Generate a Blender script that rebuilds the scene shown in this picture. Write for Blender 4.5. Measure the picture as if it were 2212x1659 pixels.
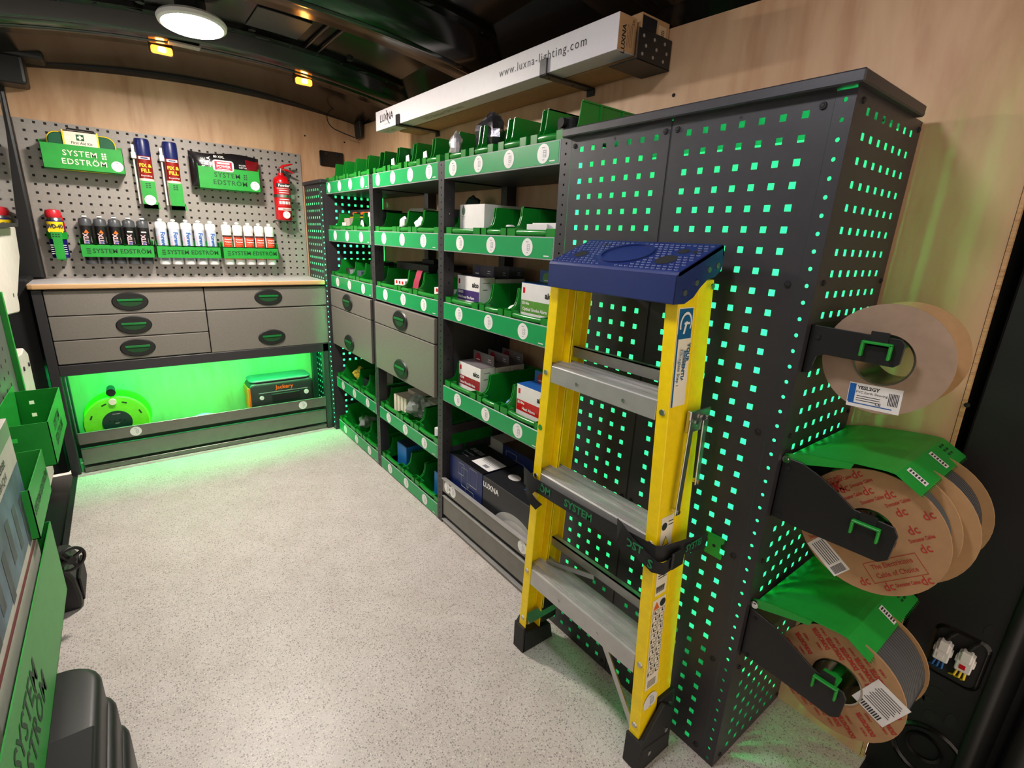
import bpy, bmesh, math, random
from mathutils import Matrix, Vector, Euler
random.seed(7)
for o in list(bpy.data.objects): bpy.data.objects.remove(o)
S = bpy.context.scene
C = S.collection
PI = math.pi
# ------------------------------------------------------------------ camera
cd = bpy.data.cameras.new('camera'); cam = bpy.data.objects.new('camera', cd); C.objects.link(cam)
cd.sensor_fit = 'HORIZONTAL'; cd.sensor_width = 36.0
cd.lens = 36.0*1068.94/2212; cd.shift_x = 13.19/2212; cd.shift_y = 3.13/2212
cd.clip_start = 0.02; cd.clip_end = 60
cam.matrix_world = (Matrix.Translation((-0.97816, -0.67958, 1.20964)) @ Matrix.Rotation(-0.660081, 4, 'Z')
                    @ Matrix.Rotation(1.283917, 4, 'X') @ Matrix.Rotation(0.043842, 4, 'Z'))
S.camera = cam
# ------------------------------------------------------------------ world: dim warm hall outside the open rear doors
W = bpy.data.worlds.new('world'); S.world = W; W.use_nodes = True
bg = W.node_tree.nodes['Background']; bg.inputs[0].default_value = (1.0, 0.84, 0.68, 1); bg.inputs[1].default_value = 1.1
vs = S.view_settings; vs.view_transform = 'Standard'; vs.look = 'None'; vs.gamma = 1; vs.use_curve_mapping = False
vs.exposure = 0.0
LAMP_W = 42.0          # round ceiling lamp in view
FILL_LAMP_W = 8.5         # added unseen lamp above the frame, brightens the near end
GREEN = (0.02, 1.0, 0.22)

# ------------------------------------------------------------------ helpers
def lin(c):
    return tuple(((x/255)/12.92 if x/255 <= .04045 else ((x/255+.055)/1.055)**2.4) for x in c)
MATS = {}
def mat(name, rgb=None, rough=.5, metal=0., var=.06, scale=30., bump=0., emit=None, estr=0., coat=0., alpha=1., trans=0., spec=.5, bscale=None):
    if name in MATS: return MATS[name]
    m = bpy.data.materials.new(name); m.use_nodes = True; MATS[name] = m
    nt = m.node_tree; N = nt.nodes; L = nt.links; b = N['Principled BSDF']
    c = lin(rgb); b.inputs['Roughness'].default_value = rough; b.inputs['Metallic'].default_value = metal
    b.inputs['Specular IOR Level'].default_value = spec
    if coat: b.inputs['Coat Weight'].default_value = coat; b.inputs['Coat Roughness'].default_value = .05
    if alpha < 1: b.inputs['Alpha'].default_value = alpha
    if trans: b.inputs['Transmission Weight'].default_value = trans
    tc = N.new('ShaderNodeTexCoord'); nz = N.new('ShaderNodeTexNoise'); nz.inputs['Scale'].default_value = scale; nz.inputs['Detail'].default_value = 3
    L.new(tc.outputs['Object'], nz.inputs['Vector'])
    rp = N.new('ShaderNodeValToRGB'); L.new(nz.outputs['Fac'], rp.inputs['Fac'])
    rp.color_ramp.elements[0].position = .3; rp.color_ramp.elements[1].position = .7
    rp.color_ramp.elements[0].color = (*[x*(1-var) for x in c], 1); rp.color_ramp.elements[1].color = (*[min(1, x*(1+var)) for x in c], 1)
    L.new(rp.outputs['Color'], b.inputs['Base Color'])
    if bump:
        n2 = N.new('ShaderNodeTexNoise'); n2.inputs['Scale'].default_value = bscale or scale*6; L.new(tc.outputs['Object'], n2.inputs['Vector'])
        bp = N.new('ShaderNodeBump'); bp.inputs['Strength'].default_value = bump; bp.inputs['Distance'].default_value = .001
        L.new(n2.outputs['Fac'], bp.inputs['Height']); L.new(bp.outputs['Normal'], b.inputs['Normal'])
    if emit:
        b.inputs['Emission Color'].default_value = (*emit, 1); b.inputs['Emission Strength'].default_value = estr
    return m

def ply_mat(name, a, b_, sx, sy, sz, rough=.5):
    m = bpy.data.materials.new(name); m.use_nodes = True; MATS[name] = m
    nt = m.node_tree; N = nt.nodes; L = nt.links; b = N['Principled BSDF']; b.inputs['Roughness'].default_value = rough
    tc = N.new('ShaderNodeTexCoord'); mp = N.new('ShaderNodeMapping'); mp.inputs['Scale'].default_value = (sx, sy, sz)
    L.new(tc.outputs['Object'], mp.inputs['Vector'])
    n0 = N.new('ShaderNodeTexNoise'); n0.inputs['Scale'].default_value = 1.0; n0.inputs['Detail'].default_value = 5; n0.inputs['Distortion'].default_value = 1.4
    L.new(mp.outputs['Vector'], n0.inputs['Vector'])
    n1 = N.new('ShaderNodeTexNoise'); n1.inputs['Scale'].default_value = 7.0; n1.inputs['Detail'].default_value = 4
    L.new(mp.outputs['Vector'], n1.inputs['Vector'])
    mx = N.new('ShaderNodeMath'); mx.operation = 'MULTIPLY_ADD'; mx.inputs[1].default_value = .35
    L.new(n1.outputs['Fac'], mx.inputs[0]); L.new(n0.outputs['Fac'], mx.inputs[2])
    rp = N.new('ShaderNodeValToRGB'); e = rp.color_ramp.elements; e[0].position = .45; e[1].position = .85
    e[0].color = (*lin(b_), 1); e[1].color = (*lin(a), 1)
    k = e.new(.66); k.color = (*[(x*.65+y*.35) for x, y in zip(lin(a), lin(b_))], 1)
    L.new(mx.outputs[0], rp.inputs['Fac']); L.new(rp.outputs['Color'], b.inputs['Base Color'])
    bp = N.new('ShaderNodeBump'); bp.inputs['Strength'].default_value = .08; bp.inputs['Distance'].default_value = .001
    L.new(n1.outputs['Fac'], bp.inputs['Height']); L.new(bp.outputs['Normal'], b.inputs['Normal'])
    return m

def floor_mat():
    m = bpy.data.materials.new('speckled_vinyl'); m.use_nodes = True; MATS['vinyl'] = m
    nt = m.node_tree; N = nt.nodes; L = nt.links; b = N['Principled BSDF']; b.inputs['Roughness'].default_value = .42
    tc = N.new('ShaderNodeTexCoord')
    base = N.new('ShaderNodeTexNoise'); base.inputs['Scale'].default_value = 9; base.inputs['Detail'].default_value = 4; L.new(tc.outputs['Object'], base.inputs['Vector'])
    rp = N.new('ShaderNodeValToRGB'); e = rp.color_ramp.elements; e[0].position = .3; e[1].position = .7
    e[0].color = (*lin((186, 177, 171)), 1); e[1].color = (*lin((199, 191, 186)), 1); L.new(base.outputs['Fac'], rp.inputs['Fac'])
    prev = rp.outputs['Color']
    for sc, rad, pick, col in ((165, .34, .55, (62, 56, 52)), (220, .36, .45, (126, 117, 108)), (190, .3, .6, (232, 226, 212))):
        wob = N.new('ShaderNodeTexNoise'); wob.inputs['Scale'].default_value = sc*1.3; L.new(tc.outputs['Object'], wob.inputs['Vector'])
        add = N.new('ShaderNodeVectorMath'); add.operation = 'MULTIPLY_ADD'; add.inputs[1].default_value = (.006, .006, .006)
        L.new(wob.outputs['Color'], add.inputs[0]); L.new(tc.outputs['Object'], add.inputs[2])
        vo = N.new('ShaderNodeTexVoronoi'); vo.inputs['Scale'].default_value = sc; L.new(add.outputs[0], vo.inputs['Vector'])
        lt = N.new('ShaderNodeMath'); lt.operation = 'LESS_THAN'; lt.inputs[1].default_value = rad; L.new(vo.outputs['Distance'], lt.inputs[0])
        sp = N.new('ShaderNodeSeparateColor'); L.new(vo.outputs['Color'], sp.inputs[0])
        gt = N.new('ShaderNodeMath'); gt.operation = 'GREATER_THAN'; gt.inputs[1].default_value = pick; L.new(sp.outputs[0], gt.inputs[0])
        mu = N.new('ShaderNodeMath'); mu.operation = 'MULTIPLY'; L.new(lt.outputs[0], mu.inputs[0]); L.new(gt.outputs[0], mu.inputs[1])
        m2 = N.new('ShaderNodeMath'); m2.operation = 'MULTIPLY'; m2.inputs[1].default_value = .58; L.new(mu.outputs[0], m2.inputs[0])
        mix = N.new('ShaderNodeMix'); mix.data_type = 'RGBA'; L.new(m2.outputs[0], mix.inputs[0]); L.new(prev, mix.inputs[6]); mix.inputs[7].default_value = (*lin(col), 1)
        prev = mix.outputs[2]
    L.new(prev, b.inputs['Base Color'])
    return m

TEXTS = {}
def text_geo(s, size, offset=0., space=1.):
    k = (s, size, offset, space)
    if k in TEXTS: return TEXTS[k]
    c = bpy.data.curves.new('txt', 'FONT'); c.body = s; c.size = size; c.resolution_u = 2; c.offset = offset; c.space_character = space
    c.align_x = 'CENTER'; c.align_y = 'CENTER'
    o = bpy.data.objects.new('txt', c); C.objects.link(o)
    dg = bpy.context.evaluated_depsgraph_get(); me = bpy.data.meshes.new_from_object(o.evaluated_get(dg))
    v = [tuple(x.co) for x in me.vertices]; f = [tuple(p.vertices) for p in me.polygons]
    bpy.data.objects.remove(o); bpy.data.curves.remove(c); bpy.data.meshes.remove(me)
    TEXTS[k] = (v, f); return TEXTS[k]

class MB:
    def __init__(s): s.v = []; s.f = []; s.mi = []; s.m = 0; s.M = None
    def add(s, vs_, fs):
        b = len(s.v)
        if s.M is not None: vs_ = [tuple(s.M @ Vector(p)) for p in vs_]
        s.v += [tuple(p) for p in vs_]; s.f += [tuple(i+b for i in f) for f in fs]; s.mi += [s.m]*len(fs); return s
    def box(s, x0, x1, y0, y1, z0, z1):
        return s.add([(x0, y0, z0), (x1, y0, z0), (x1, y1, z0), (x0, y1, z0), (x0, y0, z1), (x1, y0, z1), (x1, y1, z1), (x0, y1, z1)],
                     [(0, 3, 2, 1), (4, 5, 6, 7), (0, 1, 5, 4), (1, 2, 6, 5), (2, 3, 7, 6), (3, 0, 4, 7)])
    def prism(s, poly, ax, a0, a1):
        n = len(poly)
        def P(u, w, a): return (a, u, w) if ax == 'x' else (u, a, w) if ax == 'y' else (u, w, a)
        vs_ = [P(u, w, a0) for u, w in poly]+[P(u, w, a1) for u, w in poly]
        return s.add(vs_, [tuple(range(n-1, -1, -1)), tuple(range(n, 2*n))]+[(i, (i+1) % n, n+(i+1) % n, n+i) for i in range(n)])
    def cyl(s, p0, p1, r0, r1=None, n=16, caps=True):
        p0 = Vector(p0); p1 = Vector(p1); r1 = r0 if r1 is None else r1
        d = (p1-p0).normalized(); a = d.orthogonal().normalized(); b = d.cross(a)
        vs_ = []
        for p, r in ((p0, r0), (p1, r1)):
            for i in range(n):
                t = 2*PI*i/n; vs_.append(p+a*(r*math.cos(t))+b*(r*math.sin(t)))
        fs = [(i, (i+1) % n, n+(i+1) % n, n+i) for i in range(n)]
        if caps: fs += [tuple(range(n-1, -1, -1)), tuple(range(n, 2*n))]
        return s.add(vs_, fs)
    def lathe(s, prof, o=(0, 0, 0), ax='z', n=20):
        vs_ = []; fs = []; k = len(prof)
        for i in range(n):
            t = 2*PI*i/n; c_, s_ = math.cos(t), math.sin(t)
            for r, h in prof:
                p = (r*c_, r*s_, h) if ax == 'z' else (r*c_, h, r*s_) if ax == 'y' else (h, r*c_, r*s_)
                vs_.append((p[0]+o[0], p[1]+o[1], p[2]+o[2]))
        for i in range(n):
            j = (i+1) % n
            for q in range(k-1): fs.append((i*k+q, j*k+q, j*k+q+1, i*k+q+1))
        if prof[0][0] > 1e-6: fs.append(tuple(i*k for i in range(n-1, -1, -1)))
        if prof[-1][0] > 1e-6: fs.append(tuple(i*k+k-1 for i in range(n)))
        return s.add(vs_, fs)
    def ring(s, prof, o=(0, 0, 0), ax='z', n=28):      # closed profile: a torus like body
        vs_ = []; fs = []; k = len(prof)
        for i in range(n):
            t = 2*PI*i/n; c_, s_ = math.cos(t), math.sin(t)
            for r, h in prof:
                p = (r*c_, r*s_, h) if ax == 'z' else (r*c_, h, r*s_) if ax == 'y' else (h, r*c_, r*s_)
                vs_.append((p[0]+o[0], p[1]+o[1], p[2]+o[2]))
        for i in range(n):
            j = (i+1) % n
            for q in range(k): fs.append((i*k+q, j*k+q, j*k+(q+1) % k, i*k+(q+1) % k))
        return s.add(vs_, fs)
    def tube(s, pts, r, n=8):
        pts = [Vector(p) for p in pts]; vs_ = []; fs = []; a = None
        for i, p in enumerate(pts):
            d = (pts[min(i+1, len(pts)-1)]-pts[max(i-1, 0)]).normalized()
            a = d.orthogonal().normalized() if a is None else (a-d*a.dot(d)).normalized()
            b = d.cross(a)
            for q in range(n):
                t = 2*PI*q/n; vs_.append(p+a*(r*math.cos(t))+b*(r*math.sin(t)))
        for i in range(len(pts)-1):
            for q in range(n): fs.append((i*n+q, i*n+(q+1) % n, (i+1)*n+(q+1) % n, (i+1)*n+q))
        e = (len(pts)-1)*n
        fs += [tuple(range(n-1, -1, -1)), tuple(range(e, e+n))]
        return s.add(vs_, fs)
    def quad(s, a, b, c, d): return s.add([a, b, c, d], [(0, 1, 2, 3)])
    def plate(s, ax, a0, a1, u0, u1, w0, w1, us, ws, h):    # plate with a grid of real square holes
        ue = [u0]+[e for u in sorted(us) for e in (u-h/2, u+h/2)]+[u1]
        we = [w0]+[e for w in sorted(ws) for e in (w-h/2, w+h/2)]+[w1]
        def P(u, w, a): return (a, u, w) if ax == 'x' else (u, a, w) if ax == 'y' else (u, w, a)
        nu, nw = len(ue), len(we); vs_ = [P(u, w, a) for a in (a0, a1) for u in ue for w in we]; fs = []
        I = lambda k, i, j: k*nu*nw+i*nw+j
        hole = lambda i, j: i % 2 == 1 and j % 2 == 1
        for i in range(nu-1):
            for j in range(nw-1):
                if hole(i, j):
                    for (p, q) in (((i, j), (i+1, j)), ((i+1, j), (i+1, j+1)), ((i+1, j+1), (i, j+1)), ((i, j+1), (i, j))):
                        fs.append((I(0, *p), I(0, *q), I(1, *q), I(1, *p)))
                else:
                    for k in (0, 1): fs.append((I(k, i, j), I(k, i+1, j), I(k, i+1, j+1), I(k, i, j+1)))
        for i in range(nu-1):
            for j in (0, nw-1): fs.append((I(0, i, j), I(0, i+1, j), I(1, i+1, j), I(1, i, j)))
        for j in range(nw-1):
            for i in (0, nu-1): fs.append((I(0, i, j), I(0, i, j+1), I(1, i, j+1), I(1, i, j)))
        return s.add(vs_, fs)
    def strip(s, ax, a0, a1, u0, u1, w0, w1, pitch, r, uc=None, n=8):   # upright strip with a column of round holes
        uc = (u0+u1)/2 if uc is None else uc
        def P(u, w, a): return (a, u, w) if ax == 'x' else (u, a, w)
        k = max(1, int((w1-w0)/pitch)); ch = (w1-w0)/k
        for q in range(k):
            z0 = w0+q*ch; z1 = z0+ch; zc = (z0+z1)/2
            oc = [(u1, zc), (u1, z1), (uc, z1), (u0, z1), (u0, zc), (u0, z0), (uc, z0), (u1, z0)]
            ic = [(uc+r*math.cos(2*PI*i/8), zc+r*math.sin(2*PI*i/8)) for i in range(8)]
            vs_ = [P(u, w, a) for a in (a0, a1) for u, w in oc+ic]; fs = []
            for i in range(8):
                j = (i+1) % 8
                fs += [(i, j, 8+j, 8+i), (16+i, 16+j, 24+j, 24+i), (8+i, 8+j, 24+j, 24+i)]
            fs += [(1, 3, 19, 17), (5, 7, 23, 21), (7, 1, 17, 23), (3, 5, 21, 19)]
            s.add(vs_, fs)
        return s
    def text(s, t, size, o, right, up, offset=0., space=1., lift=.0006, maxw=None):
        v, f = text_geo(t, size, offset, space)
        r = Vector(right).normalized(); u = Vector(up).normalized(); n = r.cross(u); o = Vector(o)+n*lift
        k = 1.
        if maxw:
            w = max(p[0] for p in v)-min(p[0] for p in v); k = min(1., maxw/w)
        return s.add([o+r*(p[0]*k)+u*p[1] for p in v], f)
    def card(s, o, right, up, w, h, lift=.0003):       # printed rectangle
        r = Vector(right).normalized(); u = Vector(up).normalized(); n = r.cross(u); o = Vector(o)+n*lift
        return s.quad(o-r*(w/2)-u*(h/2), o+r*(w/2)-u*(h/2), o+r*(w/2)+u*(h/2), o-r*(w/2)+u*(h/2))
    def disc(s, o, right, up, rx, ry=None, lift=.0003, n=24):
        ry = ry or rx; r = Vector(right).normalized(); u = Vector(up).normalized(); nn = r.cross(u); o = Vector(o)+nn*lift
        return s.add([o+r*(rx*math.cos(2*PI*i/n))+u*(ry*math.sin(2*PI*i/n)) for i in range(n)], [tuple(range(n))])
    def mesh(s, name, mats, off=(0, 0, 0), smooth=None, bevel=0, seg=1, recalc=True):
        me = bpy.data.meshes.new(name)
        me.from_pydata([(p[0]-off[0], p[1]-off[1], p[2]-off[2]) for p in s.v], [], s.f)
        me.polygons.foreach_set('material_index', s.mi)
        for m in (mats if isinstance(mats, (list, tuple)) else [mats]): me.materials.append(m)
        if recalc or bevel:
            bm = bmesh.new(); bm.from_mesh(me)
            if recalc: bmesh.ops.recalc_face_normals(bm, faces=bm.faces)
            if bevel:
                ed = [e for e in bm.edges if len(e.link_faces) == 2 and e.calc_face_angle(0) > .6]
                bmesh.ops.bevel(bm, geom=ed, offset=bevel, segments=seg, affect='EDGES', profile=.5, clamp_overlap=True)
            bm.to_mesh(me); bm.free()
        me.update()
        if smooth:
            me.shade_smooth(); me.set_sharp_from_angle(angle=math.radians(smooth))
        return me
    def build(s, name, mats, parent=None, **k):
        if parent is None:
            xs = [p[0] for p in s.v]; ys = [p[1] for p in s.v]; zs = [p[2] for p in s.v]
            off = ((min(xs)+max(xs))/2, (min(ys)+max(ys))/2, min(zs))
        else: off = wloc(parent)
        o = bpy.data.objects.new(name, s.mesh(name, mats, off, **k)); C.objects.link(o)
        if parent is None: o.location = off
        else: o.parent = parent
        return o

def wloc(o):
    v = Vector((0, 0, 0))
    while o is not None: v += o.location; o = o.parent
    return v
def tag(o, label, cat, group=None):
    o['label'] = label; o['category'] = cat
    if group: o['group'] = group
    return o
def thing(name, label, cat, loc=(0, 0, 0), group=None):
    o = bpy.data.objects.new(name, None); o.empty_display_size = .02; C.objects.link(o); o.location = loc
    return tag(o, label, cat, group)
def struct(name, mb, mats, parent=None, **k):
    o = mb.build(name, mats, parent, **k)
    if parent is None: o['kind'] = 'structure'
    return o
def dup(root, loc, label=None, group=None):
    r = root.copy(); C.objects.link(r); r.location = loc
    if label: r['label'] = label
    if group: r['group'] = group
    for ch in list(root.children):
        c = ch.copy(); C.objects.link(c); c.parent = r
        for g in list(ch.children):
            d = g.copy(); C.objects.link(d); d.parent = c
    return r
def rrect(x0, x1, y0, y1, r, n=4):
    out = []
    for cx, cy, a in ((x1-r, y1-r, 0), (x0+r, y1-r, PI/2), (x0+r, y0+r, PI), (x1-r, y0+r, 1.5*PI)):
        for i in range(n+1):
            t = a+PI/2*i/n; out.append((cx+r*math.cos(t), cy+r*math.sin(t)))
    return out
XP = (1, 0, 0); XN = (-1, 0, 0); YP = (0, 1, 0); YN = (0, -1, 0); ZP = (0, 0, 1); ZN = (0, 0, -1)
ORD = ['first', 'second', 'third', 'fourth', 'fifth', 'sixth', 'seventh']

# ------------------------------------------------------------------ materials
PLY = ply_mat('birch_plywood', (214, 176, 138), (186, 142, 104), 5, 5, 1.1)
PLYE = ply_mat('plywood_edge', (214, 172, 124), (168, 122, 80), 1.5, 1.5, 160)
VINYL = floor_mat()
ROOF = mat('gloss_black_paint', (17, 15, 14), .2, var=.15)
BLACKP = mat('satin_black_plastic', (22, 22, 23), .45, bump=.1)
MATTE = mat('matte_black', (14, 14, 15), .7)
SILVER = mat('silver_grey_paint', (152, 146, 140), .5, .15, bump=.05, scale=80)
DRAW = mat('grey_drawer_paint', (122, 116, 110), .45, .15, bump=.06, scale=120)
ANTH = mat('anthracite_powder_coat', (46, 44, 48), .42, bump=.15, bscale=900)
ANTHL = mat('anthracite_shelf', (70, 70, 72), .45, bump=.1, bscale=900)
ALU = mat('brushed_aluminium', (186, 184, 182), .42, .6, bump=.05)
STEEL = mat('zinc_steel', (190, 190, 188), .28, 1.)
CHROME = mat('chrome', (215, 215, 215), .12, 1.)
BIN = mat('green_bin_plastic', (18, 128, 38), .28, var=.04, spec=.55)
FASC = mat('green_label_film', (14, 150, 82), .35, var=.05, scale=14)
GREENP = mat('green_powder_coat', (28, 150, 50), .42, bump=.06)
GREEND = mat('dark_green_cutout', (6, 62, 24), .6)
GRIP = mat('green_grip_plastic', (8, 112, 48), .3)
WHITE = mat('white_print', (232, 230, 228), .4, var=.02)
WHITEB = mat('white_card', (226, 222, 220), .5, var=.03)
INK = mat('dark_ink', (40, 40, 44), .5)
GINK = mat('grey_ink', (128, 130, 136), .5)
YEL = mat('yellow_fibreglass', (248, 214, 0), .38, var=.05, scale=60, bump=.1)
NAVY = mat('navy_plastic', (12, 34, 94), .5, bump=.1)
RUB = mat('black_rubber', (20, 20, 20), .6)
KRAFT = mat('kraft_card', (176, 138, 96), .75, var=.06, scale=50)
KRAFTL = mat('pale_kraft_card', (196, 168, 134), .75, var=.06, scale=40, bump=.1)
REDINK = mat('red_ink', (168, 48, 38), .6)
RED = mat('red_gloss', (196, 14, 22), .25, coat=.3)
BLUE = mat('blue_print', (26, 92, 168), .4)
DBLUE = mat('dark_blue_print', (24, 34, 96), .35)
NAVYB = mat('navy_carton', (16, 34, 88), .4)
BLKC = mat('black_carton', (26, 27, 32), .45)
ORANGE = mat('orange_print', (240, 110, 20), .4)
YPRINT = mat('yellow_print', (246, 210, 20), .4)
PURPLE = mat('purple_print', (66, 44, 108), .4)
LEAF = mat('leaf_green_print', (86, 148, 48), .4)
CREAM = mat('cream_print', (236, 226, 206), .5)
TIN = mat('tinplate', (180, 176, 160), .22, 1.)
CABLE = mat('grey_cable', (50, 50, 54), .25)
LEDB = mat('green_led_strip_bright', (120, 255, 170), .4, emit=GREEN, estr=130.)
LEDG = mat('green_led_strip_soft', (120, 255, 170), .4, emit=GREEN, estr=55.)
LEDM = mat('green_led_strip', (120, 255, 170), .4, emit=GREEN, estr=75.)
BAG = mat('clear_plastic_bag', (235, 238, 240), .12, trans=.75, bump=.5, scale=40, bscale=60)
FOIL = mat('silver_foil_bag', (120, 116, 124), .18, .85, bump=.9, scale=30, bscale=45)
# ------------------------------------------------------------------ the setting
WX = .337; BY = 2.632
m = MB().box(-1.295, WX+.02, -.515, BY, -.02, 0)
struct('floor', m, VINYL)
m = MB().box(-1.5, .6, -1.0, -.515, -.06, -.012); m.box(-1.5, -1.295, -.515, BY, -.14, -.10)
struct('trim_1', m, BLACKP)                                   # door sill and side step
m = MB().box(-1.305, -1.287, -.5, 2.34, -.10, .006); struct('trim_2', m, RUB)
# bulkhead plywood with arched top
def ztop(x): return 1.917-.058*((x+.44)/.77)**2
xs = [-1.36+i*(WX+1.36)/24 for i in range(25)]
m = MB().prism([(-1.36, 0), (WX+.02, 0)]+[(x, ztop(x)) for x in reversed(xs)], 'y', BY, BY+.012)
struct('wall_back', m, PLY)
m = MB().prism([(BY+.012, 0), (BY+.012, 1.885), (1.2, 1.835), (-.05, 1.785), (-.468, 1.77), (-.505, 0)], 'x', WX, WX+.012)
struct('wall_right', m, [PLY])
m = MB().prism([(-.506, 0), (-.469, 1.77), (-.475, 1.77), (-.512, 0)], 'x', WX-.001, WX+.013)
struct('trim_3', m, PLYE)
# black van shell behind the plywood
m = MB().box(-1.56, -1.45, -1.0, 2.75, -.15, 2.1)
struct('wall_left', m, MATTE)
m = MB().box(.42, .55, -.5, 2.75, 0, 2.1); struct('wall_shell', m, MATTE)
m = MB().box(-1.6, .55, BY+.05, BY+.1, 0, 2.1); struct('wall_cab', m, MATTE)

def zroof(x): return 1.992-.080*((x+.47)/.8)**2
def arch(mb, sec, x0=-1.42, x1=.40, n=26, dz=0.):             # cross section (y, below roof) swept along the roof arch
    k = len(sec); vs_ = []; fs = []
    for i in range(n+1):
        x = x0+(x1-x0)*i/n
        for y, d in sec: vs_.append((x, y, zroof(x)-d+dz))
    for i in range(n):
        for q in range(k): fs.append((i*k+q, i*k+(q+1) % k, (i+1)*k+(q+1) % k, (i+1)*k+q))
    fs += [tuple(range(k-1, -1, -1)), tuple(range(n*k, n*k+k))]
    return mb.add(vs_, fs)
m = MB(); arch(m, [(-.9, -.012), (-.9, 0), (2.19, 0), (2.30, .022), (2.42, .048), (2.66, .066), (2.66, .05), (2.42, .03), (2.30, .0), (2.19, -.012)], -1.46, .46)
struct('ceiling', m, ROOF, smooth=40)
def beam(name, y0, y1, d=.07):
    w = y1-y0
    sec = [(y0, .001), (y0, .018), (y0+.045, .020), (y0+.075, d-.008), (y0+.09, d), (y1-.09, d), (y1-.075, d-.008), (y1-.045, .020), (y1, .018), (y1, .001)]
    o = struct(name, arch(MB(), sec), ROOF, smooth=35)
    # pressed slots, swage rib and punched holes of the roof bow
    h = MB(); r = MB()
    for i in range(15):
        x = -1.25+i*.11
        for yy in (y0+.022, y1-.022):
            z = zroof(x)-.0195
            if (i+int(yy*9)) % 4 == 0: h.prism([(x-.03+a, b) for a, b in rrect(0, .06, yy-.010, yy+.010, .009)], 'z', z-.0012, z+.001)
            else: h.cyl((x, yy, z-.0012), (x, yy, z+.001), .006, n=10)
    h.build('punched_hole', MATTE, o)
    arch(r, [(y0+w/2-.02, d+.001), (y0+w/2-.012, d+.006), (y0+w/2+.012, d+.006), (y0+w/2+.02, d+.001)], -1.3, .3)
    r.build('swage_rib', ROOF, o, smooth=35)
    return o
beam('trim_4', 1.84, 2.20); beam('trim_5', 1.02, 1.42, .085); beam('trim_6', .15, .6, .085)
m = MB(); arch(m, [(1.585, .002), (1.585, .006), (1.80, .006), (1.80, .002)], -.445, -.25, 4); struct('trim_12', m, mat('dull_roof_pad', (52, 48, 52), .5))
m = MB(); m.cyl((-.417, 1.83, zroof(-.417)-.012), (-.417, 1.83, zroof(-.417)), .014, n=16); m.cyl((-.79, 1.80, zroof(-.79)-.012), (-.79, 1.80, zroof(-.79)), .014, n=16); m.cyl((-.02, 1.81, zroof(-.02)-.012), (-.02, 1.81, zroof(-.02)), .014, n=16); struct('trim_13', m, BLACKP, smooth=40)
m = MB()
for x in (-.205, -.150): m.tube([(x, 1.43, zroof(x)-.012), (x, 1.60, zroof(x)-.009), (x, 1.845, zroof(x)-.012)], .006, 8)
struct('trim_14', m, ROOF, smooth=60)
# header moulding over the bulkhead and the cant rails
m = MB(); k = 0
vs_ = []; fs = []
for i in range(27):
    x = -1.42+i*(1.80/26)
    for y, z in ((2.62, ztop(x)-.008), (2.598, ztop(x)+.002), (2.598, ztop(x)+.03), (2.66, ztop(x)+.03), (2.66, ztop(x)-.008)): vs_.append((x, y, z))
for i in range(26):
    for q in range(5): fs.append((i*5+q, i*5+(q+1) % 5, i*5+5+(q+1) % 5, i*5+5+q))
m.add(vs_, fs); struct('trim_7', m, BLACKP)
sec = [(WX+.012, 1.70), (WX+.012, 1.78), (.30, 1.84), (.22, 1.905), (.16, 1.955), (.46, 1.99), (.46, 1.70)]
m = MB(); n = len(sec); vs_ = []; fs = []
for y, dz in ((-.9, -.03), (-.3, -.02), (1.0, .015), (2.6, .055)):
    for x, z in sec: vs_.append((x, y, z+(dz if z < 1.93 else dz*.3)))
for i in range(3):
    for q in range(n): fs.append((i*n+q, i*n+(q+1) % n, (i+1)*n+(q+1) % n, (i+1)*n+q))
fs += [tuple(range(n-1, -1, -1)), tuple(range(3*n, 4*n))]
m.add(vs_, fs); struct('trim_8', m, ROOF, smooth=30)
# stepped moulding at the left end of the bulkhead
m = MB().box(-1.42, -1.115, 2.47, 2.60, 1.862, 1.99); m.box(-1.42, -1.185, 2.48, 2.615, 1.757, 1.87); m.box(-1.42, -1.273, 2.598, 2.629, .93, 1.77)
struct('trim_9', m, BLACKP, bevel=.012, seg=2)
m = MB().box(-1.42, -1.315, 2.40, 2.62, 0, .95); struct('trim_10', m, MATTE, bevel=.01)
# corner bracket of the van frame below the right end of the header
m = MB().prism([(.20, 1.99), (.33, 1.99), (.33, 1.90), (.318, 1.77), (.306, 1.77), (.298, 1.87), (.25, 1.905)], 'y', 2.53, 2.62)
struct('trim_11', m, BLACKP, bevel=.004)

# rear pillar, black, with pressed recess, seals and holes
m = MB(); m.prism([(.352, -.512), (.352, -.66), (.40, -.70), (.40, -.98), (.60, -.98), (.60, -.512)], 'z', -.05, 2.05)
pil = struct('wall_pillar', m, BLACKP)
s_ = MB().tube([(.352, -.668, -.05), (.352, -.668, 1.2), (.345, -.655, 2.0)], .013); s_.tube([(.385, -.735, -.05), (.385, -.735, 2.0)], .02)
s_.build('door_seal', RUB, pil, smooth=60)
h = MB()
for y, z, a, b in ((-.592, .275, .017, .012), (-.584, .245, .010, .009), (-.60, .21, .016, .014), (-.635, .47, .009, .02), (-.632, .43, .009, .018), (-.628, .225, .009, .02), (-.575, .235, .004, .018)):
    h.prism([(y+a*math.cos(t*PI/8), z+b*math.sin(t*PI/8)) for t in range(16)], 'x', .3512, .3535)
h.build('pressed_hole', MATTE, pil)
r = MB().ring([(.058, .349), (.064, .346), (.070, .349), (.070, .353), (.058, .353)], (0, -.612, .115), 'x'); r.ring([(.028, .347), (.034, .345), (.036, .353), (.028, .353)], (0, -.604, .125), 'x', 20)
r.build('ring_boss', ROOF, pil, smooth=50)
fr = MB()
P = rrect(-.650, -.556, .318, .446, .02); Q = rrect(-.644, -.562, .324, .440, .016)
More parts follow.
